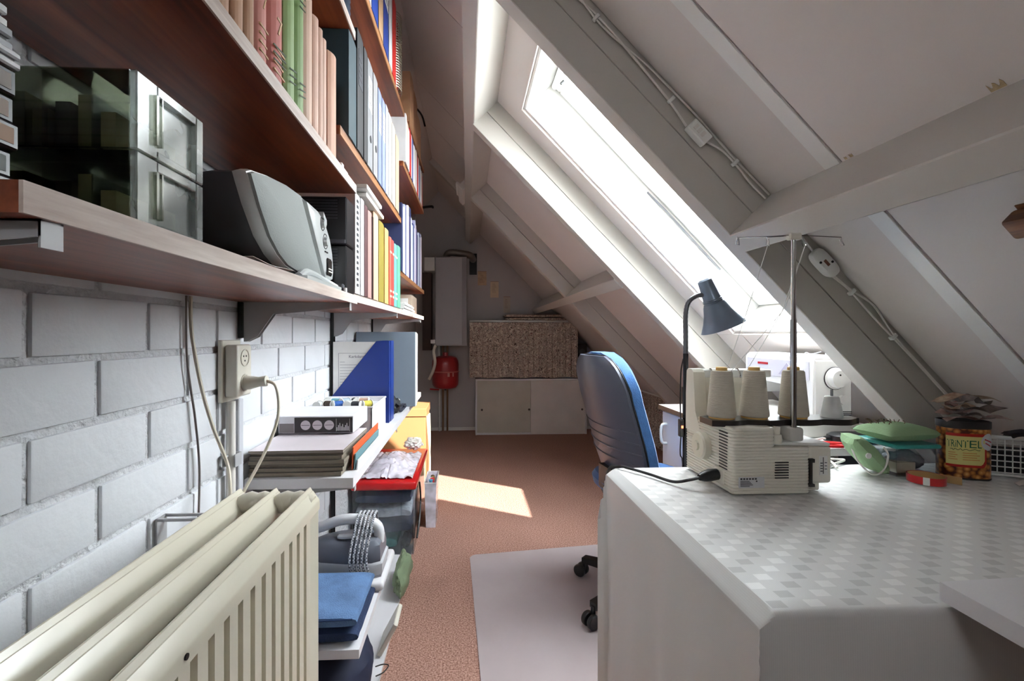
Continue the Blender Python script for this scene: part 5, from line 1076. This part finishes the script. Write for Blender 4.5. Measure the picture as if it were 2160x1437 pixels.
b = BM(); box(b, SX0 - .05, SY0, zb, SX1, SY1 + .02, zb + .0715, bev=.006, seg=2); part(p, 'bed', b, mg)
b = BM(); box(b, SX0 - .003, SY0 + .02, zb + .19, SX0, SY1 - .02, zb + .255, bev=.001); fp = part(p, 'front_panel', b, M('panel_lilac', (206, 204, 214), .35))
b = BM(); box(b, SX0 - .0045, SY1 - .15, zb + .232, SX0 - .0025, SY1 - .09, zb + .240); sub(fp, 'red_mark', b, M('logo_red', (176, 40, 50), .5))
b = BM(); prism(b, [(SX0 - .0042, SY1 - .3, zb + .2), (SX0 - .0042, SY1 - .21, zb + .2), (SX0 - .0042, SY1 - .255, zb + .245)], (.0015, 0, 0)); sub(fp, 'stitch_chart', b, M('chart_lilac', (176, 172, 192), .5))
b = BM(); lathe(b, [(0, 0), (.026, 0), (.027, .008), (.021, .024), (0, .026)], 24, Matrix.Translation((SX0 - .003, SY0 + .07, zb + .222)) @ Matrix.Rotation(-math.pi / 2, 4, 'Y')); part(p, 'stitch_dial', b, mw)
b = BM(); lathe(b, [(0, 0), (.036, 0), (.037, .004), (.035, .006), (.031, .007), (.031, .02), (.028, .026), (0, .027)], 28, Matrix.Translation((SX0 + .072, SY0, zb + .20)) @ Matrix.Rotation(math.pi / 2, 4, 'X')); part(p, 'handwheel', b, mw)
b = BM(); lathe(b, [(.0368, .0002), (.0385, .0008), (.0385, .003), (.0368, .0035)], 28, Matrix.Translation((SX0 + .072, SY0, zb + .20)) @ Matrix.Rotation(math.pi / 2, 4, 'X'), cap=False); part(p, 'wheel_ring', b, dk)
b = BM(); cyl(b, (SX0 + .069, SY0 - .0272, zb + .213), (SX0 + .069, SY0 - .0285, zb + .213), .0028, n=10); part(p, 'wheel_screw', b, dk)
b = BM(); lathe(b, [(0, 0), (.017, 0), (.016, .008), (0, .009)], 20, Matrix.Translation((SX0 + .10, SY0, zb + .128)) @ Matrix.Rotation(math.pi / 2, 4, 'X')); part(p, 'foot_dial', b, mw)
for q in range(6):
    b = BM(); zz = zb + .078 + q * .0056 - .02; box(b, SX0 + .085, SY0 - .001, zz, SX1 - .003, SY0 + .004, zz + .0024); part(p, 'vent_slit', b, dk)
b = BM(); tube(b, smooth_path([(SX0 + .03, SY0 + .09, zb + H - .003), (SX0 + .05, SY0 + .10, zb + H + .008), (SX0 + .045, SY0 + .07, zb + H + .004), (SX0 + .065, SY0 + .05, zb + H + .012)], 4), .0015, 6); part(p, 'bobbin_guide', b, steelg)
b = BM(); box(b, SX1 - .04, SY0 + .04, zb + H, SX1 - .032, SY0 + .07, zb + H + .012, bev=.001); part(p, 'carry_handle', b, mg)
# things on the desk
p = root('foot_pedal', 'black foot pedal lying on the desk beside the sewing machine', 'pedal', (1.26, 1.39, DZ)); b = BM(); rings = []
for zz, k in ((DZ + .001, .94), (DZ + .012, 1.0), (DZ + .026, .96), (DZ + .032, .8)): rings.append([(1.235 + .075 * k * math.copysign(abs(math.cos(a)) ** .6, math.cos(a)), 1.40 + .035 * k * math.copysign(abs(math.sin(a)) ** .6, math.sin(a)), zz) for a in [2 * math.pi * i / 24 for i in range(24)]])
ring_loft(b, rings); part(p, 'body', b, black); b = BM(); cyl(b, (1.158, 1.40, DZ + .016), (1.142, 1.397, DZ + .016), .009, .007, n=10); part(p, 'cable_boot', b, black)
p = root('scissors', 'scissors with red handles lying on the desk', 'scissors', (1.12, 1.35, DZ + .0005)); b = BM()
prism(b, [(1.02, 1.405, DZ + .001), (1.085, 1.365, DZ + .001), (1.09, 1.373, DZ + .001)], (0, 0, .003)); part(p, 'blade', b, steelg); b = BM()
for s_, cx_, cy_ in ((0, 1.12, 1.345), (1, 1.128, 1.362)):
    tube(b, [(cx_ + .032 * math.cos(a) * (1 if math.cos(a) > 0 else 1.2), cy_ + .009 * math.sin(a) - .25 * .03 * math.cos(a), DZ + .006 + .004 * s_) for a in [2 * math.pi * i / 20 for i in range(20)]], .0045, 8, closed=True)
part(p, 'handle', b, redp)
rnd = random.Random(9); ctr = [(1.12, 1.335), (1.15, 1.35), (1.18, 1.32)]
b = BM(); tube(b, smooth_path([(1.145, 1.396, DZ + .016), (1.125, 1.39, DZ + .018), (1.06, 1.37, DZ + .012), (1.03, 1.345, DZ + .006), (1.03, 1.325, DZ + .004), (1.04, 1.26, DZ - .008), (1.05, 1.215, ZT + .008), (1.0, 1.19, ZT + .0045), (.965, 1.17, ZT + .0045), (.955, 1.19, ZT + .0045), (.97, 1.205, ZT + .010), (.985, 1.185, ZT + .013), (.975, 1.15, ZT + .006)], 6), .0032, 8); solo('pedal_cable', b, wirew, 'loops of white cable hanging between desk and table', 'cable')
# gooseneck lamp
p = root('gooseneck_lamp', 'floor lamp with black pole, gooseneck and blue-grey bell shade', 'lamp', (.62, 1.262, 0)); lx, ly = .621, 1.262
b = BM(); lathe(b, [(.0, 0), (.10, 0), (.105, .006), (.10, .016), (.02, .024), (.0, .024)], 32, Matrix.Translation((lx, ly, 0))); part(p, 'base', b, blackm)
b = BM(); cyl(b, (lx, ly, .02), (lx, ly, .95), .0088, n=14); tube(b, [(lx, ly, .95), (lx, ly, 1.045)], .0072, 14); part(p, 'pole', b, M('pole_black', (30, 31, 36), .25, metal=.4))
b = BM(); gpts = smooth_path([(lx, ly, 1.044), (lx, ly, 1.10), (lx, ly, 1.155), (lx + .008, ly, 1.19), (lx + .028, ly, 1.207), (lx + .05, ly, 1.212)], 8)
rr = [.0062 + .0008 * (i % 2) for i in range(len(gpts))]; tube(b, gpts, rr, 12); part(p, 'gooseneck', b, M('goose_grey', (112, 114, 120), .3, metal=.5))
ax = Vector((.42, -.02, -1)).normalized(); org = Vector((lx + .055, ly, 1.252)); mx = Matrix.Translation(org) @ ax.to_track_quat('Z', 'Y').to_matrix().to_4x4() @ Matrix.Scale(1.13, 4)
lmp = M('lamp_bluegrey', (120, 134, 152), .3, metal=.35, var=.03)
b = BM(); lathe(b, [(.012, -.004), (.0175, 0), (.021, .045), (.0225, .05)], 26, mx); part(p, 'socket_cup', b, lmp)
b = BM(); lathe(b, [(.0225, .050), (.0235, .054), (.0225, .056), (.0245, .060), (.028, .066), (.034, .085), (.043, .105), (.055, .125), (.056, .1255), (.054, .1245), (.042, .1045), (.033, .085), (.027, .067), (.02, .058)], 36, mx, cap=False); shd = part(p, 'shade', b, [lmp])
for q in range(3):
    b = BM(); lathe(b, [(.0226 + q * .0006, .0500 + q * .0045), (.0242 + q * .0006, .0512 + q * .0045), (.0226 + q * .0008, .0524 + q * .0045)], 30, mx, cap=False); sub(shd, 'ring', b, lmp)
b = BM(); lathe(b, [(0.0, .10), (.012, .098), (.016, .09), (.012, .075), (.009, .06)], 18, mx); part(p, 'bulb', b, offw)
b = BM(); tube(b, smooth_path([(lx - .009, ly - .004, 1.03), (lx - .016, ly - .004, .99), (lx - .018, ly - .004, .90), (lx - .016, ly - .004, .86)], 5), .0018, 6); tube(b, smooth_path([(lx - .016, ly - .004, .81), (lx - .018, ly - .004, .76), (lx - .010, ly - .004, .70), (lx - .011, ly - .004, .3), (lx - .02, ly - .01, .03)], 5), .0018, 6); part(p, 'cord', b, wireb)
b = BM(); box(b, lx - .022, ly - .011, .81, lx - .010, ly + .003, .86, bev=.002); sw_ = part(p, 'switch', b, black)
me_, nt_, bs_ = new('red_indicator'); bs_.inputs['Base Color'].default_value = (.6, .05, .02, 1); bs_.inputs['Emission Color'].default_value = (1, .12, .05, 1); bs_.inputs['Emission Strength'].default_value = 2
b = BM(); box(b, lx - .018, ly - .0125, .835, lx - .013, ly - .0105, .842); sub(sw_, 'indicator', b, me_)

# ------------------------------------------------------------------ sewing bits at the far right of the table
def pillow(bm_, c, s, rz=0, ry=0, seed=0):
    mxp = Matrix.Translation(c) @ Matrix.Rotation(rz, 4, 'Z') @ Matrix.Rotation(ry, 4, 'Y'); n = 14
    for sg in (1, -1):
        def f(u, v, sg=sg):
            a, e = 2 * u - 1, 2 * v - 1; k = (1 - abs(a) ** 2.6) * (1 - abs(e) ** 2.6); px_ = a * (1 - .10 * (1 - e * e)); py_ = e * (1 - .10 * (1 - a * a))
            return mxp @ Vector((px_ * s[0], py_ * s[1], sg * s[2] * max(0, k) ** .45 * (1 + .15 * noise.noise(Vector((a * 2, e * 2, seed + sg))))))
        grid(bm_, f, n, n)
    bmesh.ops.remove_doubles(bm_, verts=bm_.verts, dist=.0006)
p = root('sewing_container', 'clear sewing container with a teal lid at the table end', 'container', (1.19, 1.11, ZT)); X0, X1, Y0, Y1 = 1.075, 1.188, 1.085, 1.195; hz = .070
b = BM(); t = .002
for q in ((X0, Y0, X1, Y0 + t), (X0, Y1 - t, X1, Y1), (X0, Y0 + t, X0 + t, Y1 - t), (X1 - t, Y0 + t, X1, Y1 - t)): box(b, q[0], q[1], ZT + .001, q[2], q[3], ZT + hz)
box(b, X0 + t, Y0 + t, ZT + .001, X1 - t, Y1 - t, ZT + .003); part(p, 'body', b, clearp)
b = BM(); box(b, X0 - .004, Y0 - .004, ZT + hz, X1 + .004, Y1 + .004, ZT + hz + .010, bev=.003); part(p, 'lid', b, M('teal_plastic', (70, 164, 158), .35))
b = BM(); box(b, X0 + .02, Y0 + .02, ZT + .004, X0 + .07, Y0 + .08, ZT + .03); part(p, 'card_inside', b, paperb); b = BM(); crumple(b, ((X0 + X1) / 2 + .02, Y0 + .06, ZT + .028), (.045, .04, .022), 5, 3, .3); part(p, 'notions', b, M('grey_bits', (120, 118, 122), .7, var=.3, sc=60))
p = root('pin_cushion', 'sage green pin cushion full of pins on the teal lid', 'pin cushion', (1.2, 1.11, ZT + hz + .0105)); gm = M('sage_green', (146, 176, 134), .85, var=.08, bump=.2, bsc=200)
b = BM(); pillow(b, (1.122, 1.135, ZT + hz + .034), (.082, .055, .0225), .12, .0, 2); part(p, 'pad', b, gm)
b = BM(); rnd = random.Random(3)
for q in range(16):
    x = 1.065 + rnd.random() * .075; y = 1.12 + rnd.random() * .04; a = rnd.random() * 6.28; tube(b, smooth_path([(x, y, ZT + hz + .05), (x + .008 * math.cos(a), y, ZT + hz + .060), (x + .014 * math.cos(a + .5), y + .004, ZT + hz + .063)], 3), .0011, 5)
tag(part(p, 'pins', b, M('pin_brass', (120, 106, 84), .35, metal=.6)), kind='stuff')
p = root('elastic_pouch', 'sage green pouch slumped against the container with a white cord', 'pouch', (1.09, 1.13, ZT)); b = BM(); pillow(b, (1.026, 1.125, ZT + .052), (.056, .045, .026), -.35, .85, 6); part(p, 'pad', b, gm)
b = BM(); tube(b, smooth_path([(.985, 1.12, ZT + .075), (.985, 1.10, ZT + .04), (1.0, 1.075, ZT + .012), (1.03, 1.075, ZT + .02), (1.05, 1.082, ZT + .055), (1.045, 1.09, ZT + .075)], 5), .0022, 6); part(p, 'cord', b, wirew)
b = BM(); lathe(b, [(0, 0), (.007, 0), (.007, .003), (0, .004)], 16, Matrix.Translation((1.0, 1.085, ZT + .055)) @ Matrix.Rotation(math.pi / 2, 4, 'X')); part(p, 'button', b, offw)
p = root('tape_ring', 'flat red tape measure ring on the tablecloth', 'tape measure', (1.155, 1.045, ZT)); c_ = (1.108, 1.043)
b = BM(); lathe(b, [(.036, .0012), (.036, .019), (.0345, .019), (.0345, .0012)], 40, Matrix.Translation((c_[0], c_[1], ZT)), cap=False); part(p, 'band', b, redp)
b = BM(); lathe(b, [(.0344, .0012), (.0344, .0185), (.0335, .0185), (.0335, .0012)], 40, Matrix.Translation((c_[0], c_[1], ZT)), cap=False); part(p, 'lining', b, M('tape_tan', (196, 158, 104), .6))
b = BM(); prism(b, [(c_[0] - .030, c_[1] - .021, ZT + .001), (c_[0] - .022, c_[1] - .0295, ZT + .001), (c_[0] - .022, c_[1] - .0295, ZT + .0195), (c_[0] - .030, c_[1] - .021, ZT + .0195)], (-.0006, -.0008, 0)); part(p, 'end_tab', b, offw)
b = BM(); prism(b, [(1.1455, 1.045, ZT + .001), (1.168, 1.015, ZT + .001), (1.169, 1.0155, ZT + .001), (1.1465, 1.046, ZT + .001)], (0, 0, .018)); part(p, 'loose_end', b, M('tape_tan', (196, 158, 104), .6))
# peanut tin
TC = (1.250, 1.085); p = root('peanut_tin', 'tall oval tin printed with peanuts and a yellow label', 'tin', (TC[0], TC[1], ZT))
RA, RB_, HT = .05, .033, .142
def tin(a, z, k=1.0):
    n_ = .72; ca, sa = math.cos(a), math.sin(a); x = RA * k * math.copysign(abs(ca) ** n_, ca); y = RB_ * k * math.copysign(abs(sa) ** n_, sa); th = -.30
    return Vector((TC[0] + x * math.cos(th) - y * math.sin(th), TC[1] + x * math.sin(th) + y * math.cos(th), ZT + z))
def tring(z, k=1.0): return [tin(2 * math.pi * i / 48, z, k) for i in range(48)]
b = BM(); ring_loft(b, [tring(.001), tring(.124)]); part(p, 'printed_body', b, nutm)
b = BM(); ring_loft(b, [tring(.1242, 1.0), tring(.126, 1.02), tring(HT, 1.02), tring(HT, .97), tring(.13, .96)], cap=True); part(p, 'dark_rim', b, M('tin_dark', (44, 40, 42), .4))
b = BM(); ring_loft(b, [tring(-.0, 1.0), tring(.0009, 1.012), tring(.003, 1.012), tring(.0035, 1.0)]); part(p, 'base_seam', b, MATS['tin_dark'])
def wrap(u0, u1, z0, z1, k, mat, name, cut=0):
    b = BM(); n = 18
    pts = [(u0, z0), (u1 - cut * .12, z0), (u1, z0 + cut * .012), (u1, z1 - cut * .0), (u0, z1)]
    V0 = []
    for i in range(n + 1):
        u = u0 + (u1 - u0) * i / n; lo = z0 + (max(0, u - (u1 - .12)) / .12 * .012 if cut else 0); V0.append((b.verts.new(tin(u, lo, k)), b.verts.new(tin(u, z1, k))))
    for (a, c), (d, e) in zip(V0, V0[1:]): b.faces.new((a, d, e, c))
    return part(p, name, b, mat)
aL, aR = math.radians(207), math.radians(292)
wrap(aL, aR + .10, .030, .113, 1.006, M('label_red', (184, 34, 26), .35), 'red_border', 1)
yl = wrap(aL, aR, .036, .106, 1.010, M('label_yellow', (216, 206, 130), .4), 'label', 1)
b = BM(); zz0 = .086
def onto(u_c, z_c, kx, kz, k=1.0125): return lambda v: tin(u_c + v.x * kx, z_c + v.y * kz, k + v.z * .1)
text_into(b, 'TRiNTEL', .020, onto(math.radians(248), .0865, 16.5, 1.3)); sub(yl, 'lettering', b, M('green_letters', (14, 92, 60), .4))
b = BM()
for q in range(4):
    for w_ in (0, 1):
        u0 = math.radians(216 + 38 * w_); V0 = [(b.verts.new(tin(u0 + i * .09, .048 + q * .0055, 1.013)), b.verts.new(tin(u0 + i * .09, .0495 + q * .0055, 1.013))) for i in range(6 - (q % 2))]
        for (a, c), (d, e) in zip(V0, V0[1:]): b.faces.new((a, d, e, c))
tag(sub(yl, 'small_print', b, M('orange_print', (200, 120, 60), .5)), kind='stuff')
b = BM(); rnd = random.Random(2); pts = [tin(math.radians(222 + 4.5 * i), .0735 + .002 * math.sin(i * 2.4), 1.0145) for i in range(14)]; tube(b, smooth_path(pts, 2), .0007, 4); sub(yl, 'script_line', b, M('script_green', (70, 84, 44), .5))
b = BM(); cc = math.radians(303); n = 32; vc = b.verts.new(tin(cc, .094, 1.022)); vr = [b.verts.new(tin(cc + (.36 + .012 * (i % 2)) * math.cos(2 * math.pi * i / n), .094 + (.0205 + .0007 * (i % 2)) * math.sin(2 * math.pi * i / n), 1.022)) for i in range(n)]
for i in range(n): b.faces.new((vc, vr[i], vr[(i + 1) % n]))
rs_ = part(p, 'round_seal', b, M('seal_white', (206, 208, 212), .4))
b = BM()
for q, (a0, a1, z_) in enumerate(((-.22, .26, .099), (-.18, .16, .090))):
    V0 = [(b.verts.new(tin(cc + a0 + (a1 - a0) * i / 8, z_ - .008 * i / 8, 1.026)), b.verts.new(tin(cc + a0 + (a1 - a0) * i / 8, z_ + .0028 - .008 * i / 8 + .0008 * (i % 2), 1.026))) for i in range(9)]
    for (a, c), (d, e) in zip(V0, V0[1:]): b.faces.new((a, d, e, c))
tag(sub(rs_, 'seal_print', b, M('seal_red', (186, 60, 70), .5)), kind='stuff')
def scrapm(name, c1, c2): return M(name, c1, .85, rgb2=c2, sc=45)
sm = [scrapm('scrap_floral', (196, 170, 160), (112, 70, 62)), scrapm('scrap_grey', (150, 136, 130), (92, 80, 76)), scrapm('scrap_cream', (206, 186, 160), (140, 104, 84))]
rnd = random.Random(12)
for q in range(9):
    b = BM(); a0 = rnd.random() * 6.28; L_ = .05 + rnd.random() * .05; ox, oy = TC[0] + rnd.uniform(-.03, .05), TC[1] + rnd.uniform(-.02, .02); oz = ZT + HT + .002 + .0055 * q; w = .011 + rnd.random() * .008; sd = rnd.random() * 9
    def f(u, v):
        s_ = (u - .5) * 2 * L_; tw = 1.2 * math.sin(u * 7 + sd); e = (v - .5) * 2 * w
        return Vector((ox + s_ * math.cos(a0) - e * math.sin(a0) * math.cos(tw), oy + s_ * .4 * math.sin(a0) + e * math.cos(a0) * .6, oz + .009 * abs(math.sin(u * 6 + sd)) + e * math.sin(tw) * .3 + (.016 * math.exp(-((u - .5) * 5) ** 2) if q > 6 else 0)))
    grid(b, f, 22, 5, .0008); solo('fabric_scrap', b, sm[q % 3], '%s fabric scrap on the peanut tin, %s of the three %s ones' % (['floral', 'grey', 'cream'][q % 3], ['lowest', 'middle', 'uppermost'][q // 3], ['floral', 'grey', 'cream'][q % 3]), 'fabric scrap', 'fabric scraps heaped on the peanut tin')
# white lattice basket
p = root('lattice_basket', 'white plastic lattice basket beside the peanut tin', 'basket', (1.40, 1.02, ZT)); P0 = Vector((1.318, 1.09, ZT)); dv = Vector((.155, -.075, 0)); nv = Vector((.075, .155, 0)).normalized() * .10; hb = .098
def barr(bm_, a, c, r=.0016): tube(bm_, [a, c], r, 4)
b = BM(); tube(b, [P0 + Vector((0, 0, hb)), P0 + dv + Vector((0, 0, hb)), P0 + dv + nv + Vector((0, 0, hb - .03)), P0 + nv + Vector((0, 0, hb - .03))], .0055, 8, closed=True); part(p, 'rim', b, offw)
b = BM(); tube(b, [P0 + Vector((0, 0, .004)), P0 + dv + Vector((0, 0, .004)), P0 + dv + nv + Vector((0, 0, .004)), P0 + nv + Vector((0, 0, .004))], .003, 6, closed=True); part(p, 'base_frame', b, offw)
for q in range(12):
    b = BM(); f_ = (q + .5) / 12; barr(b, P0 + dv * f_ + Vector((0, 0, .004)), P0 + dv * f_ + Vector((0, 0, hb))); part(p, 'upright', b, offw)
for q in range(6):
    b = BM(); zz = Vector((0, 0, .010 + .0145 * q)); barr(b, P0 + zz, P0 + dv + zz); part(p, 'crossbar', b, offw)
b = BM(); prism(b, [P0 + nv * .1 + Vector((.004, 0, .006)), P0 + dv * .97 + nv * .1 + Vector((0, 0, .006)), P0 + dv * .97 + nv * .8 + Vector((0, 0, .006)), P0 + nv * .8 + Vector((.004, 0, .006))], (0, 0, .055)); part(p, 'dark_contents', b, M('basket_dark', (36, 34, 36), .8))
b = BM(); crumple(b, P0 + dv * .55 + nv * .30 + Vector((0, 0, hb + .008)), (.07, .02, .011), 9, 3, .4); solo('dark_scarf', b, M('scarf_dark', (52, 46, 48), .85, var=.3), 'dark cloth stuffed over the basket rim', 'cloth')
for q, (sx, lb) in enumerate(((0, 'white elastic strip curling beside the tin'), (.045, 'white elastic strip lying before the basket'))):
    b = BM()
    def f(u, v): return Vector((1.30 + sx + .05 * u + .012 * v, 1.005 - sx * .5 - .03 * u + .02 * v, ZT + .0012 + (.010 * math.sin(u * math.pi) + .014 * v * u)))
    grid(b, f, 10, 5, .0008); solo('elastic_strip', b, M('elastic_white', (206, 198, 192), .8), lb, 'strip')

# ------------------------------------------------------------------ cables and fittings along the big rafter
yc_ = 1.2605
def rc(pts, r=.003): 
    b_ = BM(); tube(b_, smooth_path([R(s, yc_ - dy, t) for s, dy, t in pts], 6), r, 6); return b_
b = rc([(.24, .004, -.045), (.42, .004, -.042), (.55, .004, -.030), (.70, .004, -.034), (.86, .004, -.044), (.95, .004, -.058)], .0032); solo('rafter_cable', b, wirew, 'white cable clipped to the rafter above the junction box', 'cable')
b = rc([(.24, .004, -.030), (.40, .006, -.022), (.58, .004, -.040), (.75, .004, -.022), (.95, .004, -.016), (1.10, .004, -.020), (1.255, .004, -.016)], .0028); solo('rafter_cable', b, wirew, 'second white cable running past the junction box along the rafter', 'cable')
b = rc([(1.02, .004, -.046), (1.07, .004, -.030), (1.12, .004, -.028), (1.20, .004, -.034), (1.255, .004, -.032)], .0028); solo('rafter_cable', b, wirew, 'white cable leaving the junction box towards the purlin', 'cable')
p = root('junction_box', 'small white junction box on the big rafter above the purlin', 'junction box', R(.985, yc_, -.05)); mx = Matrix(((CA, 0, SA, 0), (0, 1, 0, 0), (-SA, 0, CA, 2.41), (0, 0, 0, 1)))
b = BM(); box(b, .952, 1.238, -.068, 1.022, 1.264, -.032, bev=.003, mx=mx); bx_ = part(p, 'housing', b, offw)
for q in range(3):
    b = BM(); box(b, .965 + q * .014, 1.2365, -.058, .975 + q * .014, 1.239, -.042, mx=mx); sub(bx_, 'grip', b, wirew)
for q, s_ in enumerate((.55, .86, 1.115, 1.62, 1.80, 2.05)):
    b = BM(); tt = (-.034, -.036, -.024, -.030, -.030, -.030)[q]; box(b, s_, 1.252, tt - .012, s_ + .012, 1.2645, tt + .010, bev=.002, mx=mx); solo('cable_clip', b, offw, 'white cable clip on the big rafter %s' % ['above the junction box, higher one', 'just above the junction box', 'between junction box and purlin', 'just below the cord socket', 'midway down the lower rafter', 'low on the rafter near the tin'][q], 'cable clip')
p = root('cord_socket', 'white in-line cord socket hanging on the rafter below the purlin', 'socket', R(1.5, yc_, -.04)); b = BM(); rings = []
for yy, k in ((1.262, .92), (1.25, 1.0), (1.242, .97), (1.239, .8)): rings.append([mx @ Vector((1.505 + .048 * k * math.copysign(abs(math.cos(a)) ** .6, math.cos(a)), yy, -.038 + .022 * k * math.copysign(abs(math.sin(a)) ** .6, math.sin(a)))) for a in [2 * math.pi * i / 28 for i in range(28)]])
ring_loft(b, rings); bd = part(p, 'housing', b, offw)
b = BM(); box(b, 1.495, 1.2375, -.044, 1.515, 1.2395, -.036, mx=mx); sub(bd, 'switch_slot', b, M('slot_brown', (110, 70, 52), .5))
for s_ in (1.492, 1.514):
    b = BM(); cyl(b, R(s_, 1.2395, -.026 if s_ > 1.5 else -.053), R(s_, 1.2375, -.026 if s_ > 1.5 else -.053), .0035, n=10); sub(bd, 'pin_hole', b, dk)
b = rc([(1.335, .004, -.022), (1.40, .004, -.030), (1.46, .006, -.036)], .0032); solo('rafter_cable', b, wirew, 'white cable between the purlin and the cord socket', 'cable')
b = rc([(1.55, .006, -.040), (1.62, .004, -.030), (1.70, .004, -.012), (1.80, .004, -.028), (1.92, .004, -.030), (2.06, .004, -.030), (2.18, .004, -.022), (2.30, .004, -.016)], .0030); solo('rafter_cable', b, wirew, 'white cable bowing below the cord socket down the rafter', 'cable')
b = rc([(1.55, .006, -.045), (1.62, .004, -.034), (1.72, .004, -.036), (1.86, .004, -.034), (2.06, .004, -.034), (2.30, .004, -.028)], .0026); solo('rafter_cable', b, wirew, 'straighter white cable below the cord socket down the rafter', 'cable')
# carved wooden peg on the roof panel
p = root('wooden_peg', 'dark carved wooden peg fixed to the roof panel near the purlin', 'peg', R(1.47, .80, -.03)); wdm = veneer('dark_carved_wood', (84, 48, 24), (158, 104, 60), .5, 30)
b = BM(); box(b, 1.487, .735, -.050, 1.532, .806, -.012, bev=.006, seg=2, mx=mx); part(p, 'block', b, wdm); b = BM(); box(b, 1.48, .73, -.0118, 1.538, .80, -.0085, bev=.001, mx=mx); part(p, 'base', b, wdm)
